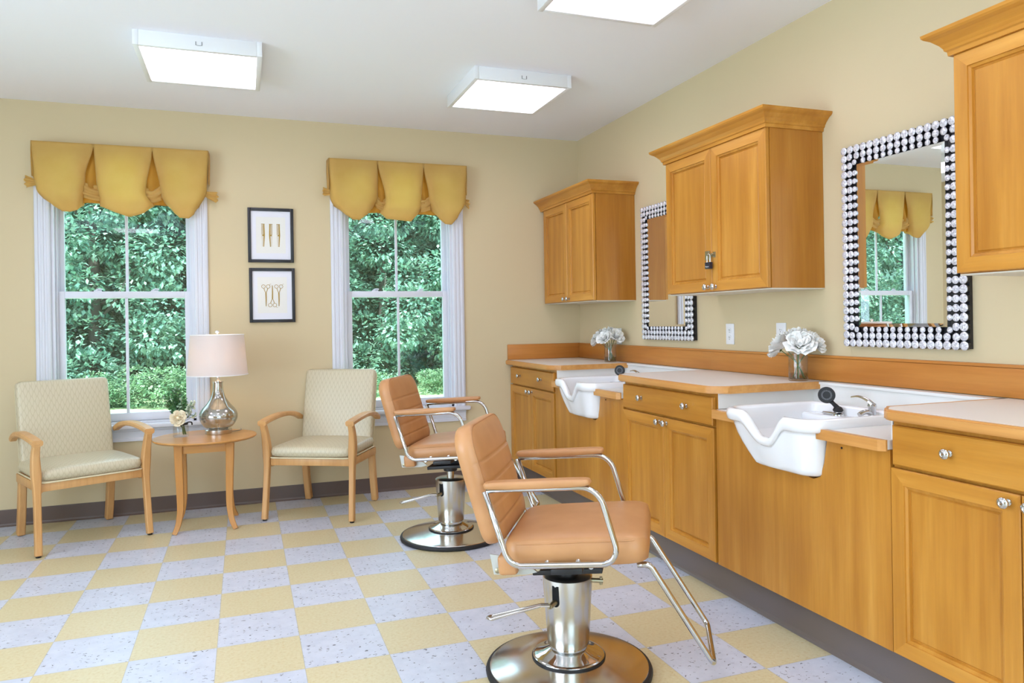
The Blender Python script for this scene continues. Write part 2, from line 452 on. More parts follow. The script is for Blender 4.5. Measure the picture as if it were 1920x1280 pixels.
def text_mesh(name, s, size, m, parent, loc, rot, ext=.0003):
    cu = bpy.data.curves.new(name, 'FONT'); cu.body = s; cu.size = size; cu.extrude = ext; cu.align_x = 'CENTER'; cu.align_y = 'CENTER'
    tmp = bpy.data.objects.new(name, cu); COL.objects.link(tmp)
    dg = bpy.context.evaluated_depsgraph_get(); me = bpy.data.meshes.new_from_object(tmp.evaluated_get(dg))
    bpy.data.objects.remove(tmp); me.materials.clear(); me.materials.append(m)
    o = bpy.data.objects.new(name, me); COL.objects.link(o); o.parent = parent; o.location = loc; o.rotation_euler = rot; return o

# ------------------------------------------------------------------ room shell
WX, BY, H = 2.68, 2.70, 2.69
LX, RY = -3.1, -4.6
bm = BM(); box(bm, (LX-.15, RY-.15, -.12), (WX+.15, BY+.15, 0)); struct(obj('floor', bm, floorm))
bm = BM(); box(bm, (LX-.15, RY-.15, H), (WX+.15, BY+.15, H+.12)); struct(obj('ceiling', bm, ceilp))
WIN = [(-1.04, -.195), (.80, 1.615)]; WZ = (.60, 2.30)
bm = BM()
xs = [LX-.15, WIN[0][0], WIN[0][1], WIN[1][0], WIN[1][1], WX+.15]
for a in (0, 2, 4): box(bm, (xs[a], BY, 0), (xs[a+1], BY+.15, H))
for a, b in WIN:
    box(bm, (a, BY, 0), (b, BY+.15, WZ[0])); box(bm, (a, BY, WZ[1]), (b, BY+.15, H))
struct(obj('wall_back', bm, wallp))
struct(obj('wall_right', box(BM(), (WX, RY-.15, 0), (WX+.15, BY, H)), wallp))
bm = BM(); y0_, y1_, z0_, z1_ = -3.4, .2, .45, 2.4
box(bm, (LX-.15, RY-.15, 0), (LX, y0_, H)); box(bm, (LX-.15, y1_, 0), (LX, BY, H)); box(bm, (LX-.15, y0_, 0), (LX, y1_, z0_)); box(bm, (LX-.15, y0_, z1_), (LX, y1_, H))
struct(obj('wall_left', bm, wallp))
bm = BM(); box(bm, (LX, RY-.15, 0), (-.70, RY, H)); box(bm, (1.80, RY-.15, 0), (WX, RY, H)); box(bm, (-.70, RY-.15, 0), (1.80, RY, .32)); box(bm, (-.70, RY-.15, 2.52), (1.80, RY, H))
struct(obj('wall_rear', bm, wallp))
def added_window(idx, along, fixed, a, b, z0, z1, n):
    root = bpy.data.objects.new('window_%d' % idx, None); COL.objects.link(root); root['kind'] = 'structure'  # window added out of view as an opening for the fill lamps
    bm = BM(); g = BM()
    def B(m_, a0, a1, c0, c1, q0, q1):
        if along == 'x': box(m_, (a0, fixed+q0, c0), (a1, fixed+q1, c1))
        else: box(m_, (fixed+q0, a0, c0), (fixed+q1, a1, c1))
    for i in range(n+1):
        p = a+(b-a)*i/n; B(bm, max(a, p-.035), min(b, p+.035), z0, z1, -.09, -.03)
    B(bm, a, b, z0, z0+.06, -.09, -.03); B(bm, a, b, z1-.06, z1, -.09, -.03)
    f = obj('window_frame', bm, trimw, root)
    for i in range(n):
        g = BM(); B(g, a+(b-a)*i/n+.035, a+(b-a)*(i+1)/n-.035, z0+.06, z1-.06, -.062, -.058); obj('glass_pane', g, windowglass, f)
added_window(3, 'x', RY, -.70, 1.80, .32, 2.52, 3); added_window(4, 'y', LX, -3.4, .2, .45, 2.4, 4)

def cove(name, m, pts, h, inner):
    """vinyl cove base: flat face with a small toe"""
    bm = BM(); (x0, y0), (x1, y1) = pts; d = Vector((x1-x0, y1-y0, 0)).normalized(); nrm = Vector((inner[0], inner[1], 0))
    prof = [(0, h), (.003, h), (.004, h-.004), (.004, .018), (.007, .008), (.016, 0), (0, 0)]
    A = [bm.verts.new(Vector((x0, y0, z))+nrm*o_) for o_, z in prof]; B = [bm.verts.new(Vector((x1, y1, z))+nrm*o_) for o_, z in prof]
    n = len(prof); bm.faces.new(A); bm.faces.new(B[::-1])
    for i in range(n): bm.faces.new((A[i], B[i], B[(i+1) % n], A[(i+1) % n]))
    return struct(obj(name, bm, m))
cove('baseboard_back', brown, ((LX, BY), (2.13, BY)), .105, (0, -1))
cove('baseboard_left', brown, ((LX, RY), (LX, BY)), .105, (1, 0))
cove('baseboard_rear', brown, ((LX, RY), (2.13, RY)), .105, (0, 1))
cove('baseboard_right', toeb, ((2.137, RY), (2.137, BY)), .143, (-1, 0))

# ------------------------------------------------------------------ windows
def window(idx, x0, x1):
    z0, z1 = WZ
    root = bpy.data.objects.new('window_%d' % idx, None); COL.objects.link(root); root['kind'] = 'structure'
    root.location = ((x0+x1)/2, BY, z0); hw = (x1-x0)/2; hh = z1-z0
    P = lambda n, bm, m, par=root, s=True: obj(n, bm, m, par, smooth=s)
    cw = .088
    # casing with fluted profile (legs + head)
    for s in (-1, 1):
        bm = BM(); prof = [(0, 0), (0, -.012), (.006, -.019), (.02, -.02), (.024, -.016), (.034, -.016), (.038, -.02), (.05, -.02), (.054, -.016), (.064, -.016), (.068, -.02), (.08, -.02), (cw, -.014), (cw, 0)]
        pts = [(s*(hw+a), b) for a, b in prof]
        prism(bm, pts, 2, -.0, hh+cw); P('casing', bm, trimw)
    bm = BM(); box(bm, (-hw-cw, -.02, hh), (hw+cw, 0, hh+cw), .003); P('casing', bm, trimw)
    # jambs
    bm = BM()
    box(bm, (-hw, 0, 0), (-hw+.018, .15, hh)); box(bm, (hw-.018, 0, 0), (hw, .15, hh)); box(bm, (-hw, 0, hh-.02), (hw, .15, hh)); box(bm, (-hw, .0, -.0), (hw, .15, .014))
    for s in (-1, 1):
        a = s*(hw-.018); b = s*(hw-.03)
        box(bm, (min(a, b), .03, .014), (max(a, b), .042, hh-.02), .002)
        box(bm, (min(a, b), .083, .014), (max(a, b), .09, hh-.02), .001)
    P('jamb', bm, trimw)
    iw = hw-.02
    mid = 1.455-z0
    def sash(name, ya, yb, za, zb, st, top, bot, mun):
        bm = BM()
        box(bm, (-iw, ya, za), (-iw+st, yb, zb), .002); box(bm, (iw-st, ya, za), (iw, yb, zb), .002)
        box(bm, (-iw+st, ya, za), (iw-st, yb, za+bot), .002); box(bm, (-iw+st, ya, zb-top), (iw-st, yb, zb), .002)
        o = P(name, bm, trimw)
        ym = (ya+yb)/2
        g = obj('glass_pane', box(BM(), (-iw+st-.004, ym-.002, za+bot-.004), (iw-st+.004, ym+.002, zb-top+.004)), windowglass, o)
        mb = BM(); box(mb, (-.009, ym-.008, za+bot), (.009, ym+.008, zb-top), .002); obj('muntin', mb, trimw, o, smooth=True)
        return o
    lo = sash('lower_sash', .045, .080, .016, mid+.022, .045, .044, .052, True)
    up = sash('upper_sash', .092, .127, mid-.022, hh-.02, .036, .05, .044, True)
    for sx in (-.17, .17):
        bm = BM(); box(bm, (sx-.022, .055, mid+.022), (sx+.022, .078, mid+.03), .002)
        tube(bm, [(sx-.012, .066, mid+.032), (sx+.004, .060, mid+.038), (sx+.028, .054, mid+.036)], .005, 8)
        obj('sash_lock', bm, trimw, lo, smooth=True)
    # stool and apron
    bm = BM(); box(bm, (-hw-cw-.03, -.055, -.03), (hw+cw+.03, .0, 0), .008, 3); box(bm, (-hw, -.001, -.03), (hw, .045, 0)); P('sill', bm, trimw)
    bm = BM(); prism(bm, [(-.001, -.03), (-.02, -.03), (-.02, -.045), (-.014, -.05), (-.012, -.09), (-.018, -.097), (-.018, -.113), (-.001, -.113)], 0, -hw-cw, hw+cw)
    P('apron', bm, trimw)
for i, (a, b) in enumerate(WIN): window(i+1, a, b)

# ------------------------------------------------------------------ valances
def edge_at(poly, z):
    for (z0, x0), (z1, x1) in zip(poly, poly[1:]):
        if z <= z0 and z >= z1:
            t = (z0-z)/(z0-z1) if z0 != z1 else 0; t = t*t*(3-2*t); return x0+(x1-x0)*t
    return poly[-1][1] if z < poly[-1][0] else poly[0][1]
def valance(label, x0, x1, sections, ears, seed):
    zt = 2.415; Y0 = 2.60
    cx = (x0+x1)/2
    root = thing('valance', label, 'valance', (cx, BY, zt), 0, 'balloon valances over the windows')
    O = Vector((cx, BY, zt)); rnd = random.Random(seed)
    L = lambda x, y, z: Vector((x, y, z))-O
    # mounting board with fabric returns at the sides
    bm = BM(); box(bm, L(x0+.004, Y0+.012, zt-.02), L(x1-.004, BY-.001, zt-.002)); obj('mounting_board', bm, goldfab, root)
    for sx, xx in ((-1, x0), (1, x1)):
        bm = BM(); n = 10; A = []
        for j in range(n+1):
            z = zt-.22*j/n; A.append([bm.verts.new(L(xx+sx*(.002*k+.012*math.sin(j*.5)*(.5 if k == 1 else .1)), Y0+(BY-.002-Y0)*k/3, z)) for k in range(4)])
        for j in range(n):
            for k in range(3): bm.faces.new((A[j][k], A[j][k+1], A[j+1][k+1], A[j+1][k]))
        bmesh.ops.solidify(bm, geom=bm.faces[:], thickness=.003)
        obj('side_return', bm, goldfab, root, smooth='all')
    for si, (le, re, bl) in enumerate(sections):
        bm = BM(); nu, nv = 26, 30; G = []
        for j in range(nv+9):
            row = []
            for i in range(nu+1):
                u = i/nu
                zb = bl[0] if False else None
                # bottom outline
                xb = u
                ub = bl; k = 0
                while k < len(ub)-2 and u > ub[k+1][0]: k += 1
                (ua, za), (uc, zc) = ub[k], ub[k+1]; t = (u-ua)/(uc-ua); zbot = za+(zc-za)*t
                if j <= nv:
                    v = j/nv; z = zt+(zbot-zt)*v
                    xl = edge_at(le, z); xr = edge_at(re, z)
                    x = xl+(xr-xl)*u
                    puff = .035*(max(0, v-.15)**1.3)*math.sin(PI*min(max(u, .0), 1))**.6
                    curl = .02*max(0, (v-.82)/.18)**2
                    edge = .03*v*(max(0, (abs(u-.5)*2-.72)/.28))**2
                    y = Y0-puff+curl+edge*1.3+.004*math.sin(u*9+seed+si)*v+.006*math.sin(u*4+v*5+si*2+seed)*v
                else:
                    q = (j-nv)/8; z = zbot+.01*(1-math.cos(q*PI*.5))*1.0-.006*math.sin(q*PI)+.055*max(0, q-.3)
                    x = edge_at(le, zbot)+(edge_at(re, zbot)-edge_at(le, zbot))*u
                    yb = Y0-.030*math.sin(PI*u)**.6+.02+.03*(max(0, (abs(u-.5)*2-.72)/.28))**2*1.3
                    y = yb+.055*q
                row.append(bm.verts.new(L(x, y, z)))
            G.append(row)
        for j in range(len(G)-1):
            for i in range(nu): bm.faces.new((G[j][i], G[j][i+1], G[j+1][i+1], G[j+1][i]))
        bmesh.ops.solidify(bm, geom=bm.faces[:], thickness=.002)
        obj('swag_panel', bm, goldfab, root, smooth='all')
    # pleat fabric behind the two openings, pinched by a tie
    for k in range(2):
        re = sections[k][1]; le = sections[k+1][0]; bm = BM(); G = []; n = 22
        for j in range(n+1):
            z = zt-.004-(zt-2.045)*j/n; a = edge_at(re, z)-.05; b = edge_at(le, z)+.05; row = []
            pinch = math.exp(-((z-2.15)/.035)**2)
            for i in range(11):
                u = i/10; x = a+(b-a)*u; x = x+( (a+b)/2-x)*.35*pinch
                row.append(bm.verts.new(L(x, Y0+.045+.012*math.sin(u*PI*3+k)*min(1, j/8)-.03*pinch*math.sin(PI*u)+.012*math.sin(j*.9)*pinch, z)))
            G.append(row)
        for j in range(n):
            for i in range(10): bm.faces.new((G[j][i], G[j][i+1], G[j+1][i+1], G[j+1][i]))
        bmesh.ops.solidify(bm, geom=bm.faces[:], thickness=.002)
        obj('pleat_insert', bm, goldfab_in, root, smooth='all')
        # gathered tuck at the tie: crumpled folds of the same cloth
        zc = 2.125; xa = edge_at(re, zc)-.012; xb = edge_at(le, zc)+.012
        bm = BM(); G = []; nj, ni = 16, 12
        for j in range(nj+1):
            q = j/nj; row = []
            for i in range(ni+1):
                u = i/ni; sag = math.sin(PI*u)
                x = xa+(xb-xa)*u+.006*math.sin(q*7+k*2+u*3)
                z = zc+.045-.105*q-(.030-.02*q)*sag*(1-2*((k+seed) % 2)*.3)+.018*(u-.5)*(1 if k else -1)
                y = Y0+.030-.020*sag*math.sin(q*PI)+.0085*math.sin(q*PI*5.2+u*2.6*(1 if k else -1)+k)*math.sin(q*PI)**.4
                row.append(bm.verts.new(L(x, y, z)))
            G.append(row)
        for j in range(nj):
            for i in range(ni): bm.faces.new((G[j][i], G[j][i+1], G[j+1][i+1], G[j+1][i]))
        bmesh.ops.solidify(bm, geom=bm.faces[:], thickness=.002)
        obj('gathered_tuck', bm, goldfab, root, smooth='all')
    # side ears: crumpled cloth pinched outwards past the board
    for sx, (xe, ze, ln, fan) in zip((-1, 1), ears):
        bm = BM(); G = []; nj, ni = 18, 8
        for j in range(nj+1):
            q = j/nj; row = []
            for i in range(ni+1):
                u = i/ni; hgt = .030+.050*fan*u
                x = xe-sx*.012+sx*(ln+.012)*u*(1-.22*abs(q-.45)+.06*math.sin(q*19))
                z = ze+hgt*(.5-q)*1.15-.022*u*(1 if sx > 0 else -.2)
                y = Y0+.035+.012*math.sin(q*PI*4.6+seed+sx)*(.35+.65*u)
                row.append(bm.verts.new(L(x, y, z)))
            G.append(row)
        for j in range(nj):
            for i in range(ni): bm.faces.new((G[j][i], G[j][i+1], G[j+1][i+1], G[j+1][i]))
        bmesh.ops.solidify(bm, geom=bm.faces[:], thickness=.003)
        obj('ruffle_ear', bm, goldfab, root, smooth='all')
S1 = [
 ([(2.42, -1.12), (2.2, -1.112), (2.12, -1.10), (1.98, -1.005)], [(2.42, -.773), (2.2, -.825), (2.0, -.845)], [(0, 2.07), (.12, 2.01), (.32, 1.982), (.6, 1.98), (.85, 1.995), (1, 2.03)]),
 ([(2.42, -.773), (2.2, -.765), (2.05, -.752)], [(2.42, -.433), (2.12, -.475), (2.03, -.425)], [(0, 2.03), (.3, 1.985), (.55, 1.957), (.8, 1.985), (1, 2.045)]),
 ([(2.42, -.433), (2.12, -.39), (1.98, -.33)], [(2.42, -.093), (2.15, -.105), (2.0, -.17)], [(0, 2.06), (.15, 1.995), (.35, 1.962), (.7, 1.960), (.9, 1.99), (1, 2.05)])]
valance('gold balloon valance over the left window, behind the wide patterned armchair', -1.12, -.093, S1, [(-1.11, 2.16, .055, .75), (-.11, 2.13, .075, .8)], 1)
S2 = [
 ([(2.42, .697), (2.15, .705), (1.98, .80)], [(2.42, 1.043), (2.15, 1.047), (2.06, 1.015)], [(0, 2.09), (.12, 2.02), (.28, 1.988), (.5, 1.985), (.8, 2.03), (1, 2.085)]),
 ([(2.42, 1.043), (2.14, 1.10), (2.0, 1.045)], [(2.42, 1.382), (2.1, 1.37), (2.0, 1.345)], [(0, 2.05), (.2, 2.0), (.8, 1.985), (1, 2.06)]),
 ([(2.42, 1.382), (2.15, 1.425), (1.99, 1.475)], [(2.42, 1.714), (2.17, 1.714), (2.0, 1.665)], [(0, 2.08), (.15, 2.01), (.35, 1.975), (.6, 1.970), (.85, 2.02), (1, 2.11)])]
valance('gold balloon valance over the right window, nearer the corner cupboard', .697, 1.714, S2, [(.705, 2.175, .05, .55), (1.712, 2.15, .03, .6)], 4)

# ------------------------------------------------------------------ framed prints
def frame(label, xc, zc, kind):
    w_, h_ = .305, .38; g = 'black framed prints between the windows'
    root = thing('framed_print', label, 'picture', (xc, BY, zc), 0, g)
    bm = BM(); t = .021; d = .022
    for lo, hi in (((-w_/2, -d, -h_/2), (-w_/2+t, -.001, h_/2)), ((w_/2-t, -d, -h_/2), (w_/2, -.001, h_/2)), ((-w_/2+t, -d, h_/2-t), (w_/2-t, -.001, h_/2)), ((-w_/2+t, -d, -h_/2), (w_/2-t, -.001, -h_/2+t))):
        box(bm, lo, hi, .0015)
    obj('frame', bm, frame_black, root, smooth=True)
    obj('mat_board', box(BM(), (-w_/2+t, -.012, -h_/2+t), (w_/2-t, -.002, h_/2-t)), matboard, root)
    ar = obj('artwork', box(BM(), (-.098, -.0128, -.125), (.098, -.0122, .128)), paper, root)
    Y = -.0135
    def flat(bm, pts): prism(bm, pts, 1, Y, Y+.0007)
    if kind == 'combs':
        for q, fl in ((-.052, 1), (0, -1), (.05, 1)):
            bm = BM(); hh = .08
            spine = [(q+fl*.010, hh), (q+fl*.0125, 0), (q+fl*.006, -hh), (q+fl*.001, -hh), (q+fl*.004, 0), (q+fl*.003, hh)]
            flat(bm, spine if fl > 0 else spine[::-1])
            for k in range(40):
                z = hh-.003-(2*hh-.006)*k/39
                wd = .0004 if k > 18 else .0010
                x0 = q-fl*.011+fl*(.004*max(0, -z/hh)); x1 = q+fl*.004
                flat(bm, [(min(x0, x1), z-wd), (max(x0, x1), z-wd), (max(x0, x1), z+wd), (min(x0, x1), z+wd)])
            flat(bm, [(q-.012, hh-.003), (q+.012, hh-.003), (q+.012, hh), (q-.012, hh)])
            flat(bm, [(q-.006, -.004), (q+.006, -.006), (q+.006, .005), (q-.003, .004)])
            obj('gold_comb', bm, gold, ar)
    else:
        for q, fl in ((-.043, 1), (0, -1), (.043, 1)):
            bm = BM(); o = .012*fl-.004
            def V(x, z): return Vector((q+x, Y, o+fl*z))
            tube(bm, [V(0, .008), V(.001, -.04), V(0, -.085)], .0046, 6, scales=[1, .9, .55])
            for s in (-1, 1):
                tube(bm, [V(0, .005), V(s*.010, .03), V(s*.013, .042)], .0022, 6)
                c = V(s*.0155, .053)
                tube(bm, [c+Vector((.0125*math.cos(a), 0, .0125*math.sin(a))) for a in [2*PI*i/20 for i in range(20)]], .0016, 6, closed=True)
            tube(bm, [V(.022, .063), V(.028, .070), V(.036, .071)], .0009, 6)
            obj('gold_scissors', bm, gold, ar)
    return root
frame('black framed print of three gold combs, the upper picture between the windows', .303, 1.866, 'combs')
frame('black framed print of three gold scissors, the lower picture beside the lamp', .307, 1.447, 'scissors')

# ------------------------------------------------------------------ ceiling lights
def ceiling_light(x, y, label):
    root = thing('ceiling_light', label, 'light', (x, y, H), 0, 'square ceiling lights')
    a = .30; z = -.075; bm = BM(); t = .026
    for lo, hi in (((-a, -a, z), (-a+t, a, 0)), ((a-t, -a, z), (a, a, 0)), ((-a+t, -a, z), (a-t, -a+t, 0)), ((-a+t, a-t, z), (a-t, a, 0))): box(bm, lo, hi, .002)
    obj('housing', bm, mat('fixture_white', (.82, .82, .83), .4), root, smooth=True)
    obj('diffuser', box(BM(), (-a+t, -a+t, z+.006), (a-t, a-t, z+.012)), diffuser_m, root)
    bm = BM()
    for s in (-1, 1):
        box(bm, (s*.014-.0015, -a-.002, -.05), (s*.014+.0015, -a, -.032))
        tube(bm, [(s*.014, -a-.002, -.05), (0, -a-.003, -.052)], .0008, 6)
    obj('latch', bm, mat('latch_dark', (.12, .12, .12), .5), root)
    return root
ceiling_light(-.075, 1.54, 'square white flush ceiling light above the waiting chairs, nearest the left window')
ceiling_light(1.665, 1.54, 'square white flush ceiling light near the corner, above the farther salon chair')
ceiling_light(1.665, -.01, 'square ceiling light cut off by the top edge of the picture')
for x, y, lb in [(-.075, -.01, 'square white ceiling light in the middle of the ceiling, just above the picture'), (-1.85, .8, 'square white ceiling light left of the picture, by the left window wall'),
                 (1.665, -1.6, 'square white ceiling light over the nearest base cabinet, above the picture'), (-.075, -1.6, 'square white ceiling light above the camera, left of its middle'),
                 (-1.85, -1.6, 'square white ceiling light beside the added side windows left of the camera'), (.8, -3.4, 'square white ceiling light in front of the added rear window'), (-1.3, -3.4, 'square white ceiling light in the rear left corner of the room')]:
    ceiling_light(x, y, lb)

# ------------------------------------------------------------------ cabinet parts
def knob(parent, x, y, z, s=1.0):
    bm = BM(); lathe(bm, [(0, -.001), (.0095*s, 0), (.0095*s, .003), (.005*s, .006), (.0048*s, .013), (.010*s, .017), (.0152*s, .021), (.0160*s, .026), (.0135*s, .030), (.007*s, .0325), (.0055*s, .0315), (0, .0315)], 24, M=Matrix.Translation((x, y, z)) @ AX((-1, 0, 0)))
    return obj('knob', bm, chrome, parent, smooth=True)
def door(parent, y0, y1, z0, z1, x=0.0, th=.02, knob_y=None, knob_z=None, m=None, st=.05):
    bm = BM(); i = st
    R = [(y0, y1, z0, z1, x+th), (y0, y1, z0, z1, x+.003), (y0+.003, y1-.003, z0+.003, z1-.003, x), (y0+i, y1-i, z0+i, z1-i, x),
         (y0+i+.001, y1-i-.001, z0+i+.001, z1-i-.001, x+.005), (y0+i+.010, y1-i-.010, z0+i+.010, z1-i-.010, x+.0075), (y0+i+.012, y1-i-.012, z0+i+.012, z1-i-.012, x+.0155),
         (y0+i+.015, y1-i-.015, z0+i+.015, z1-i-.015, x+.0155), (y0+i+.020, y1-i-.020, z0+i+.020, z1-i-.020, x+.0115)]
    rectloft(bm, R, 0, (2,)); o = obj('door', bm, None, parent, mats=[maple_z, maple_rail])
    if knob_y is not None: knob(o, x, knob_y, knob_z)
    return o
def base_cabinet(y0, y1, label, knobs=2):
    """local: x=0 is the door plane (world 2.07)"""
    root = thing('base_cabinet', label, 'cabinet', (2.07, (y0+y1)/2, 0), 0, 'maple base cabinets under the counter')
    h = (y1-y0)/2
    bm = BM(); box(bm, (.0235, -h+.001, .146), (.605, h-.001, .902)); box(bm, (.085, -h+.001, .002), (.605, h-.001, .146))
    obj('carcass', bm, maple_z, root)
    bm = BM(); z0, z1 = .757, .884
    rectloft(bm, [(-h+.013, h-.013, z0, z1, .02), (-h+.013, h-.013, z0, z1, .004), (-h+.017, h-.017, z0+.004, z1-.004, 0)], 0)
    d = obj('drawer', bm, maple_y, root)
    for s in (-.21, .21): knob(d, 0, s, .826)
    for s in (-1, 1):
        a, b = (-h+.006, -.0015) if s < 0 else (.0015, h-.006)
        door(root, a, b, .150, .747, 0, .02, (b if s < 0 else a)-s*(-.032) if False else s*.033, .722)
    return root
YB = [2.698, 1.828, .873, .022, -.925, -1.79]
base_cabinet(YB[1], YB[0], 'maple base cabinet in the far corner with one drawer and two doors')
base_cabinet(YB[3], YB[2], 'maple base cabinet between the two shampoo bowls')
base_cabinet(YB[5], YB[4], 'maple base cabinet nearest the viewer, cut off by the right picture edge')

def sink_unit(y0, y1, label):
    root = thing('sink_cabinet', label, 'cabinet', (2.07, (y0+y1)/2, 0), 0, 'plain maple sink fronts')
    h = (y1-y0)/2-.0025; oc = .056
    # front panel with cut-out following the bowl
    n = [(-h, .146), (h, .146), (h, .80), (oc+.262, .80), (oc+.245, .775), (oc+.14, .685), (oc+.08, .662), (oc-.18, .640), (oc-.215, .655), (oc-.235, .71), (oc-.252, .80), (-h, .80)]
    bm = BM(); prism(bm, n, 0, .010, .028); obj('front_panel', bm, maple_z, root)
    bm = BM(); box(bm, (.03, -h, .146), (.60, -h+.016, .80)); box(bm, (.03, h-.016, .146), (.60, h, .80)); obj('side_panel', bm, maple_z, root)
    # lowered shelf with opening for the bowl
    bm = BM(); z0, z1 = .802, .832
    box(bm, (.0, oc+.262, z0), (.585, h, z1)); box(bm, (.0, -h, z0), (.585, oc-.262, z1)); box(bm, (.43, oc-.262, z0), (.585, oc+.262, z1))
    obj('shelf', bm, white_lam, root)
    bm = BM(); prism(bm, [(-.026, oc+.235), (-.026, h-.018), (-.008, h+.0), (-.001, h), (-.001, oc+.235)], 2, .797, .834); obj('wood_edge', bm, maple_edge, root)
    bm = BM(); prism(bm, [(-.026, oc-.235), (-.001, oc-.235), (-.001, -h), (-.008, -h), (-.026, -h+.018)], 2, .797, .834); obj('wood_edge', bm, maple_edge, root)
    # white recess lining
    bm = BM(); box(bm, (.022, h-.006, .834), (.585, h, .904)); obj('side_lining', bm, white_lam, root)
    bm = BM(); box(bm, (.022, -h, .834), (.585, -h+.006, .904)); obj('side_lining', bm, white_lam, root)
    bm = BM(); box(bm, (.545, -h+.006, .834), (.585, h-.006, .924)); obj('back_lining', bm, white_lam, root)
    bm = BM(); box(bm, (.538, -h+.006, .924), (.588, h-.006, .936), .001); obj('back_ledge', bm, white_lam, root)
    bm = BM(); lathe(bm, [(0, 0), (.004, 0), (.004, .0015), (0, .002)], 12, M=Matrix.Translation((.010, -h+.135 if False else oc-.32, .775)) @ AX((-1, 0, 0))); obj('screw_hole', bm, dark_hole, root)
    return root
sink_unit(YB[2], YB[1], 'plain maple sink front under the farther shampoo bowl')
sink_unit(YB[4], YB[3], 'plain maple sink front with scuffed lower edge under the nearer shampoo bowl')

# ------------------------------------------------------------------ countertops
def counter(y0, y1, label, ch0, ch1):
    X0, X1 = 2.035, 2.658; root = thing('countertop', label, 'countertop', (X0, (y0+y1)/2, .903), 0, 'cream countertops with maple edges')
    c = (y0+y1)/2; a, b = y0-c, y1-c; D = X1-X0; k = .075
    def outl(i):
        p = []
        p += [(D, a+i*(1 if ch0 else 0))]
        p += [(k, a+i), (i+.012, a+k*.75), (i, a+k+.01)] if ch0 else [(i, a)]
        p += [(i, b-k-.01), (i+.012, b-k*.75), (k, b-i)] if ch1 else [(i, b)]
        p += [(D, b-i*(1 if ch1 else 0))]
        return p
    bm = BM(); prism(bm, outl(0), 2, 0, .033); bmesh.ops.bevel(bm, geom=[e for e in bm.edges if abs(e.verts[0].co.z-e.verts[1].co.z) < 1e-5 and max(e.verts[0].co.x, e.verts[1].co.x) < D-.001], offset=.005, segments=2, affect='EDGES')
    obj('wood_edge', bm, maple_edge, root, smooth=True)
    bm = BM(); prism(bm, outl(.02), 2, .0325, .0338); obj('laminate_top', bm, laminate, root)
    return root
counter(1.795, 2.697, 'cream countertop with maple edge in the far corner', True, False)
counter(-.03, .925, 'cream countertop with maple edge between the shampoo bowls', True, True)
counter(-1.84, -.875, 'cream countertop with maple edge nearest the viewer', False, True)

bm = BM(); box(bm, (2.66, -1.84, .938), (2.679, 2.678, 1.056), .002); box(bm, (2.66, -1.84, 1.043), (2.6615, 2.678, 1.0445))
o = tag(obj('backsplash', bm, splash_y, smooth=True), 'long maple backsplash board along the right wall behind the counters', 'backsplash')
bm = BM(); box(bm, (2.659, -.972, .939), (2.6602, -.970, 1.054)); box(bm, (2.659, -.999, .939), (2.6602, -.997, 1.054)); obj('joint_seam', bm, mat('seam_dark', (.30, .11, .02), .6), o)
bm = BM(); box(bm, (2.05, 2.680, .938), (2.679, 2.699, 1.056), .002)
tag(obj('backsplash', bm, splash_x, smooth=True), 'short maple backsplash board on the window wall in the far corner', 'backsplash')

# ------------------------------------------------------------------ wall cabinets
def wall_cabinet(y0, y1, label, filler=0, sides=(1, 1)):
    Z0, Z1 = 1.37, 2.105; root = thing('wall_cabinet', label, 'cabinet', (2.355, (y0+y1)/2, Z0), 0, 'maple wall cabinets with crown moulding')
    h = (y1-y0)/2; hh = Z1-Z0; D = WX-2.355-.001
    bm = BM(); box(bm, (.0235, -h, .001), (D, h, hh+.03)); obj('carcass', bm, maple_carcass, root)
    bm = BM(); box(bm, (.021, -h+.002, -.004), (D, h-.002, .001)); obj('underside', bm, underc, root)
    hd = h-filler/2; c = -filler/2
    for s in (-1, 1):
        a, b = (c-hd+.004, c-.0015) if s < 0 else (c+.0015, c+hd-.004)
        door(root, a, b, .004, hh-.004, 0, .02, c+s*.033, .026)
    # crown: swept profile with mitred corners
    prof = [(-.004, -.004), (.008, -.004), (.010, .010), (.016, .014), (.018, .022), (.026, .034), (.044, .052), (.058, .060), (.064, .066), (.066, .076), (-.004, .076)]
    bm = BM(); R = []
    x0 = .0
    for off, z in prof:
        ya = -h-(off if sides[0] else 0); yb = h+(off if sides[1] else 0)
        pts = [(D, ya), (x0-off, ya), (x0-off, yb), (D, yb)]
        R.append([bm.verts.new((p[0], p[1], hh+z)) for p in pts])
    n = len(prof)
    for i in range(n-1):
        for j in range(3): bm.faces.new((R[i][j], R[i][j+1], R[i+1][j+1], R[i+1][j]))
    bm.faces.new(R[-1]); bm.faces.new([r[0] for r in R]); bm.faces.new([r[3] for r in R][::-1])
    obj('crown_moulding', bm, maple_y, root)
    return root
wall_cabinet(1.778, 2.697, 'maple wall cabinet with two doors hung in the far corner', filler=.04, sides=(1, 0))
wc2 = wall_cabinet(.0, .852, 'maple wall cabinet with a padlocked hasp, hung between the two mirrors')
wall_cabinet(-1.80, -.942, 'maple wall cabinet nearest the viewer, cut off by the right picture edge')
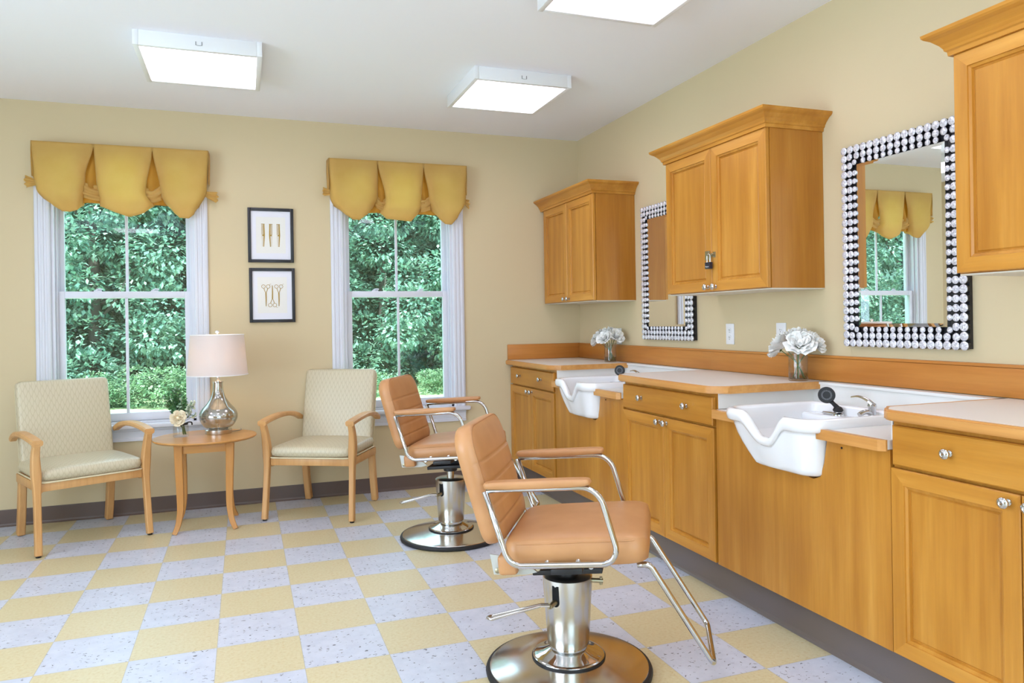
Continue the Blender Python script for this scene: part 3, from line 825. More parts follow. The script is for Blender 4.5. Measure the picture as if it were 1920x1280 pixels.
# hasp on the middle cabinet
ly = .426-.426
bm = BM(); box(bm, (-.006, .012, .164), (.0, .050, .210), .001); box(bm, (-.007, -.018, .180), (-.003, .012, .196), .001)
bm2 = BM(); box(bm2, (-.003, -.035, .174), (0, -.014, .202), .001); tube(bm2, [(-.002, -.03, .188), (-.014, -.03, .188), (-.014, -.02, .188), (-.002, -.02, .188)], .003, 8)
tube(bm, fillet([(-.003, -.010, .186), (-.018, -.010, .186), (-.018, .006, .186), (-.003, .006, .186)], .005), .0025, 8)
o = obj('hasp', bm, brass, wc2, smooth=True); obj('hasp_catch', bm2, brass, wc2, smooth=True)
pl = thing('padlock', 'small black padlock hanging from the hasp of the middle wall cabinet', 'padlock', (2.335, .424, 1.487), 0)
obj('body', box(BM(), (-.010, -.021, 0), (.010, .021, .034), .003), mat('lock_black', (.015, .015, .03), .35), pl, smooth=True)
bm = BM(); tube(bm, fillet([(0, -.013, .03), (0, -.013, .075), (0, .013, .075), (0, .013, .03)], .0128, 8), .0035, 10); obj('shackle', bm, chrome, pl, smooth=True)
text_mesh('maker_mark', 'Master', .0105, mat('mark_white', (.7, .7, .75), .5), pl, (-.0102, 0, .011), (PI/2, 0, -PI/2))

# ------------------------------------------------------------------ shampoo bowls
def bowl_set(yc, lab_b, lab_s, far):
    root = thing('shampoo_bowl', lab_b, 'sink', (2.07, yc, .64), 0, 'white porcelain shampoo bowls')
    N = 120; X0, X1, hy = -.085, .415, .262
    base = fillet([(X0, -hy, 0), (X1, -hy, 0), (X1, hy, 0), (X0, hy, 0)], [.085, .04, .04, .085], 8, closed=True)
    # resample
    P = base+[base[0]]; L = [0]
    for a, b in zip(P, P[1:]): L.append(L[-1]+(b-a).length)
    pts = []
    k = 0
    for i in range(N):
        t = L[-1]*i/N
        while L[k+1] < t: k += 1
        pts.append(P[k].lerp(P[k+1], (t-L[k])/max(1e-9, L[k+1]-L[k])))
    cen = Vector(((X0+X1)/2, 0, 0))
    def ss(t): t = max(0, min(1, t)); return t*t*(3-2*t)
    def dip(p):
        if p.x > X0+.075: return 0
        y = p.y+.022; wdt = .165 if y > 0 else .110
        f = max(0, 1-(p.x-X0)/.075)
        return .090*(1-ss(max(0, abs(y)-.018)/(wdt-.018)))*ss(f*1.4)
    zt = .866
    def ring(off, zf, sx=None):
        out = []
        for p in pts:
            d = cen-p; 
            # inward offset roughly along the rounded rectangle
            ax = (abs(p.x-cen.x)-off)/max(1e-6, abs(p.x-cen.x)) if abs(p.x-cen.x) > off else 0
            ay = (abs(p.y)-off)/max(1e-6, abs(p.y)) if abs(p.y) > off else 0
            x = cen.x+(p.x-cen.x)*(1-off/((X1-X0)/2)); y = p.y*(1-off/hy)
            out.append(Vector((x, y, zf(p)-.64)))
        return out
    rim = lambda dz: (lambda p: zt-dip(p)+dz*(1-3.6*dip(p)))
    rings = []
    # outer body from bottom up
    def body(t):
        # t 0 bottom, 1 top (just under the lip); far side tapers strongly, near side little
        out = []
        for p in pts:
            u = (p.y/hy)
            tp = (1-t)**1.5
            y = p.y*(1-.08)-(.15 if p.y > 0 else -.02)*tp*abs(u)
            x = cen.x+(p.x-cen.x)*(.93-.10*tp)
            top = zt-dip(p)-.046+.16*dip(p); z = .652+(top-.652)*t
            out.append(Vector((x, y, z-.64)))
        return out
    b0 = body(0)
    mid = Vector((cen.x, -.05, .012))
    rings.append([mid+(v-mid)*.80+Vector((0, 0, -.006)) for v in b0]); rings.append([mid+(v-mid)*.93 + Vector((0, 0, 0)) for v in b0])
    for t in (.06, .15, .3, .5, .7, .9, 1.0): rings.append(body(t))
    rings.append(ring(.008, rim(-.049))); rings.append(ring(.0, rim(-.042))); rings.append(ring(-.003, rim(-.024))); rings.append(ring(0, rim(-.006)))
    rings.append(ring(.007, rim(0))); rings.append(ring(.016, rim(.0015))); rings.append(ring(.026, rim(-.002))); rings.append(ring(.032, rim(-.012)))
    inn = lambda f: (lambda p: .700+(zt-dip(p)-.012-.700)*f)
    rings.append(ring(.040, inn(.72))); rings.append(ring(.048, inn(.42))); rings.append(ring(.062, inn(.16))); rings.append(ring(.09, inn(.04))); rings.append(ring(.13, lambda p: .699)); rings.append(ring(.2, lambda p: .694))
    bm = BM(); V = [[bm.verts.new(v) for v in r] for r in rings]
    for a in range(len(V)-1):
        for i in range(N): bm.faces.new((V[a][i], V[a][(i+1) % N], V[a+1][(i+1) % N], V[a+1][i]))
    bm.faces.new(V[0][::-1]); bm.faces.new(V[-1])
    obj('bowl', bm, porcelain, root, smooth='all')
    # raised rear deck inside, drain
    bm = BM(); box(bm, (X1-.105, -hy+.035, .13), (X1-.03, hy-.035, .187), .012, 3); obj('rear_deck', bm, porcelain, root, smooth=True)
    bm = BM(); lathe(bm, [(0, .0555), (.02, .0555), (.026, .058), (.026, .0555)], 20, c=(.12, 0, 0)); obj('drain', bm, chrome, root, smooth=True)
    # faucet
    fx = thing('faucet', lab_s[0], 'faucet', (2.07+.355, yc-.12, .827), 0, 'chrome lever faucets')
    bm = BM(); lathe(bm, [(0, 0), (.022, 0), (.022, .006), (.015, .010), (.0145, .052), (.017, .056), (.015, .066), (0, .068)], 24); obj('body', bm, chrome, fx, smooth=True)
    bm = BM(); pts2 = smoothpath([(0, -.012, .058), (-.01, .012, .078), (-.02, .045, .090), (-.03, .075, .086)], 5)
    sweep(bm, pts2, [(.009, -.003), (.009, .002), (.004, .005), (-.004, .005), (-.009, .002), (-.009, -.003)], scales=[(1.1, 1.6)]+[(1.25-.9*i/len(pts2), 1.4-.8*i/len(pts2)) for i in range(len(pts2)-1)]); obj('lever', bm, chrome, fx, smooth=True)
    bm = BM(); tube(bm, smoothpath([(-.008, 0, .03), (-.04, -.004, .036), (-.07, -.004, .026)], 4), .0095, 12); obj('spout', bm, chrome, fx, smooth=True)
    # hand sprayer
    sp = thing('hand_sprayer', lab_s[1], 'sprayer', (2.07+.352, yc+.055, .827), 0, 'black shampoo sprayers')
    bm = BM(); lathe(bm, [(0, 0), (.025, 0), (.024, .005), (.014, .012), (.013, .026), (0, .028)], 20); box(bm, (-.02, -.01, .0), (.02, .07, .012), .004); obj('holder', bm, chrome, sp, smooth=True)
    bm = BM(); lathe(bm, [(0, .012), (.016, .014), (.021, .022), (.016, .032), (.011, .036), (0, .038)], 20); tube(bm, [(0, 0, .03), (-.015, .012, .05), (-.03, .024, .072)], .010, 12, scales=[1, .8, 1.1]); obj('handle', bm, rubber, sp, smooth=True)
    d = Vector((-.68, -.72, .10)).normalized(); M = Matrix.Translation((-.032, .028, .083)) @ AX(d)
    bm = BM(); lathe(bm, [(0, -.022), (.018, -.02), (.032, -.006), (.034, .006), (.031, .012), (.024, .0125), (.024, .010), (0, .010)], 28, M=M); obj('spray_head', bm, rubber, sp, smooth=True)
    bm = BM()
    for i in range(22):
        a = 2*PI*i/22
        for r_ in (.0165, .020): lathe(bm, [(.0013, .0095), (.0011, .0125), (0, .0128)], 6, c=(r_*math.cos(a), r_*math.sin(a), 0), M=None)
    for v in bm.verts: v.co = M @ v.co
    obj('nozzle_ring', bm, mat('nozzle_grey', (.45, .46, .50), .5), sp)
    return root
bowl_set(1.4065, 'white porcelain shampoo bowl, the farther one, half hidden by a countertop', ('chrome lever faucet on the farther shampoo bowl', 'round black hand sprayer on the farther shampoo bowl'), True)
bowl_set(-.3955, 'white porcelain shampoo bowl with scooped neck rest, the nearer one', ('chrome lever faucet on the nearer shampoo bowl', 'round black hand sprayer standing on the nearer shampoo bowl'), False)

# ------------------------------------------------------------------ mirrors
def stud_mesh(r):
    bm = BM(); h = .021
    prof = [(0, .002), (r*.96, .002), (r*.96, h-.006), (r, h-.006), (r, h-.003), (r*.72, h), (r*.30, h+.0016), (0, h+.0018)]
    lathe(bm, prof, 14, M=AX((-1, 0, 0)), mis=[0, 0, 0, 1, 1, 1, 1]); bmesh.ops.recalc_face_normals(bm, faces=bm.faces[:])
    me = bpy.data.meshes.new('crystal_stud'); bm.to_mesh(me); bm.free(); me.materials.append(black); me.materials.append(crystal); return me
SM = [stud_mesh(.0172), stud_mesh(.0154), stud_mesh(.0122)]
def mirror(yc, label):
    Wm, Hm = .612, .890; root = thing('wall_mirror', label, 'mirror', (WX, yc, 1.100), 0, 'crystal framed wall mirrors')
    bm = BM(); a = .088; d = .016
    for lo, hi in (((-d, -Wm/2+.006, .006), (-.001, -Wm/2+a, Hm-.006)), ((-d, Wm/2-a, .006), (-.001, Wm/2-.006, Hm-.006)), ((-d, -Wm/2+a, .006), (-.001, Wm/2-a, a)), ((-d, -Wm/2+a, Hm-a), (-.001, Wm/2-a, Hm-.006))): box(bm, lo, hi)
    obj('frame_backing', bm, frame_black, root)
    bm = BM(); i = a+.001; bv = .014
    y0, y1, z0, z1 = -Wm/2+i, Wm/2-i, i, Hm-i
    rectloft(bm, [(y0, y1, z0, z1, -.002), (y0, y1, z0, z1, -.030), (y0+bv, y1-bv, z0+bv, z1-bv, -.0325)], 0); obj('mirror_glass', bm, mirror_m, root)
    nc, nr = 17, 25; off = [.0185, .0505, .0775]; px = (Wm-2*off[0])/(nc-1); pz = (Hm-2*off[0])/(nr-1)
    spots = []
    for k in range(3):
        for c in range(k, nc-k):
            y = -Wm/2+off[0]+px*c
            if k and c == k: y = -Wm/2+off[k]
            if k and c == nc-1-k: y = Wm/2-off[k]
            spots += [(k, y, off[k]), (k, y, Hm-off[k])]
        for r_ in range(k+1, nr-1-k):
            z = off[0]+pz*r_
            spots += [(k, -Wm/2+off[k], z), (k, Wm/2-off[k], z)]
    rest = BM()
    for n_, (k, y, z) in enumerate(spots):
        if n_ < 100:
            o = bpy.data.objects.new('crystal_stud', SM[k]); COL.objects.link(o); o.parent = root; o.location = (-d+.001, y, z)
        else:
            tmp = BM(); tmp.from_mesh(SM[k]); bmesh.ops.translate(tmp, verts=tmp.verts[:], vec=(-d+.001, y, z)); me = bpy.data.meshes.new('t'); tmp.to_mesh(me); tmp.free(); rest.from_mesh(me); bpy.data.meshes.remove(me)
    o = obj('crystal_studs', rest, None, root, mats=[black, crystal]); o['kind'] = 'stuff'
    return root
mirror(1.345, 'crystal framed mirror half hidden behind the padlocked wall cabinet')
mirror(-.448, 'crystal framed mirror reflecting a window, between the two nearer wall cabinets')

# ------------------------------------------------------------------ outlets
def outlet(y, z, label, kind=0):
    root = thing('wall_outlet', label, 'outlet', (WX, y, z), 0, 'white outlets over the backsplash')
    bm = BM(); box(bm, (-.006, -.036, -.058), (0, .036, .058), .003); obj('cover_plate', bm, outletw, root, smooth=True)
    slot = mat('slot_dark', (.05, .045, .04), .6)
    if kind == 0:
        for s in (-.02, .02):
            bm = BM(); lathe(bm, [(0, .0085), (.0155, .0085), (.0165, .006), (.0165, .005)], 20, M=Matrix.Translation((0, 0, s)) @ AX((-1, 0, 0))); r_ = obj('receptacle', bm, outletw, root, smooth=True)
            bm = BM(); box(bm, (-.0092, .004, s-.002), (-.0084, .0058, s+.007)); box(bm, (-.0092, -.0058, s-.002), (-.0084, -.004, s+.006)); box(bm, (-.0092, -.002, s-.011), (-.0084, .002, s-.007)); obj('slots', bm, slot, r_)
    else:
        bm = BM(); box(bm, (-.009, -.0165, -.034), (-.005, .0165, .034), .001); r_ = obj('receptacle', bm, outletw, root, smooth=True)
        bm = BM()
        for s in (-.021, .021):
            box(bm, (-.0097, .004, s-.002), (-.0089, .0058, s+.006)); box(bm, (-.0097, -.0058, s-.002), (-.0089, -.004, s+.005)); box(bm, (-.0097, -.002, s-.010), (-.0089, .002, s-.006))
        box(bm, (-.0097, -.007, -.002), (-.0089, .007, .002)); obj('slots', bm, slot, r_)
    return root
outlet(.722, 1.147, 'white wall outlet just right of the farther mirror')
outlet(.302, 1.150, 'white wall outlet partly behind the nearer vase of roses', 1)
outlet(2.03, 1.118, 'white wall outlet mostly hidden behind the farther vase of roses')

# ------------------------------------------------------------------ flowers
def petal_surf(bm, r, h, a, spread, M, curl=.25, wv=0):
    n = 6; R = []
    for j in range(5):
        t = j/4; row = []
        for i in range(n+1):
            s = (i/n-.5)*2; wd = spread*(math.sin(PI*(.18+.67*t))); ang = a+s*wd
            rr = r*(.25+.75*t**.8)+curl*r*max(0, t-.6)*1.6; z = h*(t**.9)*(1-.22*s*s*t)+wv*math.sin(s*4+a)*t
            row.append(bm.verts.new(M @ Vector((rr*math.cos(ang), rr*math.sin(ang), z))))
        R.append(row)
    for j in range(4):
        for i in range(n): bm.faces.new((R[j][i], R[j][i+1], R[j+1][i+1], R[j+1][i]))
def rose_head(bm, R, M, rnd, layers=5):
    for l in range(layers):
        f = (l+1)/layers; npet = 3+l
        for k in range(npet):
            a = 2*PI*k/npet+l*.9+rnd.uniform(-.15, .15)
            petal_surf(bm, R*(.18+.82*f)*rnd.uniform(.93, 1.08), R*(1.35-.60*f*f), a, .75, M, curl=.15+.5*f, wv=R*.05)
    lathe(bm, [(0, R*.05), (R*.3, R*.25), (R*.32, R*.7), (R*.2, R*1.0), (0, R*1.05)], 10, M=M)
ROSE = ['at the front left', 'at the front right', 'leaning far right', 'at the back left', 'standing topmost', 'drooping at the left edge']
def vase_roses(x, y, label_v, label_r, grp, seed, spots):
    z0 = .937; rnd = random.Random(seed)
    v = thing('glass_vase', label_v, 'vase', (x, y, z0), 0, 'clear glass vases on the counters')
    r = .044; h = .135
    bm = BM(); lathe(bm, [(0, 0), (r-.003, 0), (r, .004), (r, h-.02), (r*.93, h-.014), (r*.93, h-.004), (r*.98, h), (r*.94, h), (r*.89, h-.004), (r*.89, h-.014), (r-.003, h-.022), (r-.003, .008), (0, .007)], 32)
    obj('jar', bm, vaseglass, v, smooth=True)
    bm = BM(); lathe(bm, [(0, .008), (r-.0045, .008), (r-.0045, .036), (0, .036)], 32); obj('water', bm, waterm, v, smooth=True)
    for i, (dx, dy, dz, R) in enumerate(spots):
        head = Vector((dx, dy, dz)); foot = Vector((-dx*.40, -dy*.40, .012))
        t = thing('white_rose', 'white rose %s %s' % (ROSE[i], label_r), 'flower', (x, y, z0), 0, grp)
        dirn = Vector((dx*1.0, dy*1.0, .045)).normalized()
        M = Matrix.Translation(head) @ AX(dirn) @ Matrix.Rotation(rnd.uniform(0, 6), 4, 'Z')
        bm = BM(); rose_head(bm, R*1.14, M, rnd); obj('blossom', bm, petal, t, smooth='all')
        bm = BM(); tube(bm, smoothpath([foot, Vector((dx*.05, dy*.05, .08)), head*.75+Vector((0, 0, .02)), head+dirn*.006], 5), .0022, 8); obj('stem', bm, stemg, t, smooth=True)
        bm = BM(); lathe(bm, [(0, -.004), (.008, 0), (.014, .008), (.016, .014)], 8, M=M); obj('calyx', bm, stemg, t, smooth=True)
vase_roses(2.565, 1.955, 'clear glass vase with stems in water on the far corner countertop', 'in the far corner vase', 'white roses in the farther vase', 3,
           [(-.045, .045, .165, .042), (-.05, -.025, .160, .038), (.012, -.05, .172, .040), (.03, .03, .175, .042), (-.01, .01, .192, .040), (-.055, .075, .150, .034)])
vase_roses(2.565, .055, 'clear glass vase with stems in water below the middle wall cabinet', 'in the vase left of the nearer mirror', 'white roses in the nearer vase', 5,
           [(-.040, .042, .160, .044), (-.030, -.045, .160, .044), (.03, -.055, .165, .040), (.025, .035, .175, .042), (-.005, -.005, .190, .042), (-.03, .082, .142, .036)])

# ------------------------------------------------------------------ waiting armchairs
def rect(a, b): return [(-a, -b), (a, -b), (a, b), (-a, b)]
def rrect(a, b, r=.006):
    return [(-a+r, -b), (a-r, -b), (a, -b+r), (a, b-r), (a-r, b), (-a+r, b), (-a, b-r), (-a, -b+r)]
def waiting_chair(x, y, hd, label):
    rz = math.radians(90-hd)
    root = thing('waiting_armchair', label, 'armchair', (x, y, 0), rz, 'patterned waiting room armchairs')
    # local +X forward, +Y left
    for s in (-1, 1):
        # front leg: shaped post
        bm = BM(); pth = smoothpath([(.288, s*.288, .010), (.272, s*.285, .15), (.256, s*.283, .30), (.250, s*.283, .38), (.248, s*.286, .46), (.262, s*.290, .55), (.292, s*.290, .622)], 4)
        n = len(pth); sweep(bm, pth, rrect(.021, .024), up=(1, 0, 0), scales=[.80+.28*math.exp(-((i/n-.62)/.18)**2) for i in range(n)]); lg = obj('leg', bm, beech, root, smooth=True)
        bm = BM(); lathe(bm, [(0, 0), (.013, 0), (.015, .011), (0, .011)], 14, c=(.288, s*.288, 0)); obj('glide', bm, black, lg)
        bm = BM(); pth = smoothpath([(-.290, s*.243, .010), (-.262, s*.243, .14), (-.240, s*.243, .28), (-.232, s*.243, .385)], 4)
        sweep(bm, pth, rrect(.021, .023), up=(1, 0, 0)); lg = obj('leg', bm, beech, root, smooth=True)
        bm = BM(); lathe(bm, [(0, 0), (.013, 0), (.015, .011), (0, .011)], 14, c=(-.290, s*.243, 0)); obj('glide', bm, black, lg)
        # arm
        bm = BM(); pth = smoothpath([(-.255, s*.283, .588), (-.18, s*.286, .617), (-.08, s*.290, .635), (.03, s*.292, .641), (.14, s*.293, .637), (.24, s*.291, .628), (.308, s*.289, .618)], 4)
        n = len(pth); sweep(bm, pth, rrect(.026, .015, .007), scales=[(.78+.27*min(1, i/n*1.6), 1.0+.35*max(0, i/n-.75)*4*.3) for i in range(n)]); obj('armrest', bm, beech, root, smooth=True)
        bm = BM(); box(bm, (-.235, s*.262-.012, .335), (.235, s*.262+.012, .385), .003); obj('side_rail', bm, beech, root, smooth=True)
    bm = BM(); box(bm, (.225, -.262, .343), (.25, .262, .387), .003); obj('front_rail', bm, beech, root, smooth=True)
    bm = BM(); box(bm, (-.245, -.24, .343), (-.22, .24, .387), .003); obj('rear_rail', bm, beech, root, smooth=True)
    # seat cushion
    bm = BM(); cushion(bm, .545, .50, .078, .05, p=5, M=Matrix.Translation((.012, 0, .428)) @ Matrix.Rotation(-PI/2, 4, 'Y') @ Matrix.Rotation(PI, 4, 'Z'), crown=.014)
    # ensure bulge is on top
    zs = [v.co.z for v in bm.verts]
    obj('seat_cushion', bm, ogee, root, smooth='all')
    out = fillet([(-.235, -.270, .393), (.262, -.270, .393), (.262, .270, .393), (-.235, .270, .393)], .04, 6, closed=True)
    bm = BM(); tube(bm, out, .0045, 8, closed=True); obj('piping', bm, piping_m, root, smooth=True)
    # back cushion
    lean = math.radians(11.5); M = Matrix.Translation((-.268, 0, .655)) @ Matrix.Rotation(-lean, 4, 'Y')
    bm = BM(); cushion(bm, .515, .54, .062, .03, p=7, M=M, crown=.010, rcb=.01); bk = obj('back_cushion', bm, ogee, root, smooth='all')
    bm = BM(); o2 = fillet([(-.033, -.25, -.26), (-.033, .25, -.26), (-.033, .25, .258), (-.033, -.25, .258)], .03, 5, closed=True); tube(bm, [M @ p for p in o2], .004, 8, closed=True); obj('back_piping', bm, piping_m, root, smooth=True)
    return root
waiting_chair(-.815, 2.266, 154, 'beech armchair with patterned cream upholstery at the left edge, under the left window')
waiting_chair(.6115, 2.3085, 208, 'beech armchair with patterned cream upholstery between the side table and the salon chair')

# ------------------------------------------------------------------ side table, lamp, bouquet
tx, ty, tz = -.12, 2.235, .553
tb = thing('side_table', 'round beech side table holding the lamp, between the two armchairs', 'table', (tx, ty, 0))
bm = BM(); lathe(bm, [(0, .533), (.272, .533), (.292, .537), (.303, .546), (.303, .550), (.300, tz), (0, tz)], 72); obj('tabletop', bm, tablewood, tb, smooth=True)
table_z = wood('table_beech_upright', (.58, .26, .065), (.63, .30, .085), (.68, .34, .11), 'z', .33)
bm = BM()
for lo, hi in (((-.13, -.163, .475), (.13, -.145, .533)), ((-.13, .145, .475), (.13, .163, .533)), ((-.158, -.14, .475), (-.14, .14, .533)), ((.14, -.14, .475), (.158, .14, .533))): box(bm, lo, hi, .001)
obj('apron', bm, tablewood, tb, smooth=True)
for sx in (-1, 1):
    for sy in (-1, 1):
        bm = BM(); pth = smoothpath([(sx*.144, sy*.150, .533), (sx*.142, sy*.148, .40), (sx*.138, sy*.144, .25), (sx*.138, sy*.144, .14), (sx*.150, sy*.156, .055), (sx*.172, sy*.172, .0)], 4); n = len(pth)
        sweep(bm, pth, rrect(.0235, .0235, .004), up=(0, 1, 0), scales=[1.05-.50*i/n for i in range(n)]); obj('leg', bm, table_z, tb, smooth=True)
for v in (v for o_ in tb.children if o_.name.startswith('leg') for v in o_.data.vertices):
    v.co.z = max(v.co.z, 0)

lx, ly_ = -.045, 2.315
lamp = thing('table_lamp', 'mercury glass table lamp with off-white shade on the round side table', 'lamp', (lx, ly_, tz+.001))
bm = BM(); lathe(bm, [(0, 0), (.079, 0), (.080, .003), (.080, .026), (.077, .029), (0, .029)], 40); obj('base', bm, steel, lamp, smooth=True)
gp = smoothpath([(.052, 0, .030), (.085, 0, .046), (.110, 0, .082), (.116, 0, .118), (.100, 0, .155), (.070, 0, .190), (.045, 0, .230), (.032, 0, .275), (.028, 0, .325)], 4)
bm = BM(); lathe(bm, [(p.x, p.z) for p in gp], 44); obj('glass_body', bm, lampglass, lamp, smooth='all')
bm = BM(); lathe(bm, [(.0285, .322), (.033, .325), (.033, .330), (.014, .334), (.011, .338), (.011, .362), (.0, .362)], 28); tube(bm, [(0, 0, .03), (0, 0, .33)], .004, 8); obj('neck', bm, chrome, lamp, smooth=True)
bm = BM(); lathe(bm, [(.182, .372), (.160, .628), (.158, .628), (.180, .372)], 64); bm.faces.new  # thin drum
sh = obj('lamp_shade', bm, shadem, lamp, smooth=True)
for rr, zz in ((.182, .373), (.160, .627)):
  bm = BM(); tube(bm, [(rr*math.cos(a), rr*math.sin(a), zz) for a in [2*PI*i/48 for i in range(48)]], .003, 6, closed=True)
  obj('shade_trim', bm, mat('trim_white', (.85, .85, .86), .6), sh, smooth=True)
bm = BM()
for a in (0, 2*PI/3, 4*PI/3): tube(bm, [(0, 0, .622), (.158*math.cos(a), .158*math.sin(a), .622)], .002, 6)
tube(bm, [(0, 0, .36), (0, 0, .626)], .004, 8); obj('harp', bm, chrome, lamp)
bm = BM(); lathe(bm, [(0, .626), (.006, .628), (.005, .634), (.012, .640), (.013, .647), (.007, .654), (0, .656)], 16); obj('finial', bm, mat('crystal_knob', (.85, .85, .88), .1), lamp, smooth=True)
bm = BM(); lathe(bm, [(0, .44), (.02, .45), (.03, .48), (.022, .51), (.012, .53), (0, .53)], 16); obj('bulb', bm, emit('warm_bulb', (1, .72, .45), 26), lamp, smooth=True)
bm = BM(); tube(bm, smoothpath([(.078, .02, .006), (.11, .05, .004), (.135, .10, .003), (.13, .16, .003)], 4), .0022, 6); obj('cord', bm, mat('cord_clear', (.25, .24, .22), .4), lamp)

jx, jy = -.262, 2.27
jar = thing('glass_jar', 'small clear glass jar holding a bouquet on the round side table', 'jar', (jx, jy, tz+.001))
bm = BM(); r = .046; h = .082; lathe(bm, [(0, 0), (r-.004, 0), (r, .005), (r, h-.018), (r*.82, h-.008), (r*.80, h), (r*.76, h), (r*.77, h-.008), (r-.004, h-.02), (r-.004, .009), (0, .008)], 32); obj('jar_body', bm, vaseglass, jar, smooth=True)
rb = BM(); tube(rb, [((r*.84)*math.cos(a), (r*.84)*math.sin(a), h-.004) for a in [2*PI*i/28 for i in range(28)]], .0042, 6, closed=True)
tube(rb, smoothpath([(.02, -.034, h-.002), (.045, -.02, h+.008), (.062, 0, h+.002), (.064, .0, h-.014)], 4), .0042, 6)
obj('ribbon', rb, mat('black_ribbon', (.015, .015, .02), .5), jar, smooth=True)
bq = thing('bouquet', 'bouquet of eucalyptus, white berries and one cream rose in the jar', 'flowers', (jx, jy, tz+.001))
rnd = random.Random(11)
bm = BM()
for k in range(7):
    a = rnd.uniform(-.5, .5); tube(bm, [(.022+.008*math.cos(k), .006*math.sin(k*2)-.0, .012), (.0+.004*k-.01, 0, .085)], .0025, 6)
obj('stems', bm, stemg, bq)
def leaf(bm, p, d, L_, wd):
    d = d.normalized(); s = d.cross(Vector((rnd.uniform(-1, 1), rnd.uniform(-1, 1), 1.0))).normalized(); n_ = s.cross(d)
    q = [p, p+d*L_*.45+s*wd+n_*wd*.2, p+d*L_, p+d*L_*.45-s*wd+n_*wd*.2]
    bm.faces.new([bm.verts.new(v) for v in q])
bm = BM(); bm2 = BM(); bs = BM(); bb = BM()
for k in range(66):
    a = rnd.uniform(0, 2*PI); sp = rnd.uniform(.1, 1.0); tip = Vector((math.cos(a)*.085*sp-.034, math.sin(a)*.06*sp, .300-.10*sp*sp+rnd.uniform(-.03, .01)))
    root_ = Vector((0, 0, .08)); tube(bs, [root_, root_.lerp(tip, .5)+Vector((0, 0, .008)), tip], .0011, 5)
    for j in range(14):
        t = .30+.70*j/13; p = root_.lerp(tip, t); d = Vector((rnd.uniform(-1, 1), rnd.uniform(-1, 1), rnd.uniform(-.2, .8)))
        leaf(bm if (k % 3) else bm2, p, d, rnd.uniform(.016, .026), rnd.uniform(.007, .011))
for k in range(8):
    a = rnd.uniform(-.9, .9); tip = Vector((.045+.03*rnd.random(), rnd.uniform(-.04, .02), rnd.uniform(.12, .22)))
    tube(bs, [Vector((0, 0, .08)), tip], .001, 5)
    for j in range(7):
        c = tip+Vector((rnd.uniform(-.02, .02), rnd.uniform(-.02, .02), rnd.uniform(-.015, .02)))
        bmesh.ops.create_icosphere(bb, subdivisions=2, radius=.0062, matrix=Matrix.Translation(c))
        leaf(bm2, tip, Vector((rnd.uniform(-1, 1), rnd.uniform(-1, 1), rnd.uniform(-.5, .8))), .02, .005)
obj('sprigs', bs, stemg, bq); obj('leaves', bm, leafg, bq); obj('sage_leaves', bm2, leafp, bq); obj('berries', bb, berry, bq, smooth='all')
bm = BM(); rose_head(bm, .036, Matrix.Translation((-.008, -.040, .115)) @ AX((-.1, -1, .35)), rnd, 5); obj('cream_rose', bm, cream_petal, bq, smooth='all')

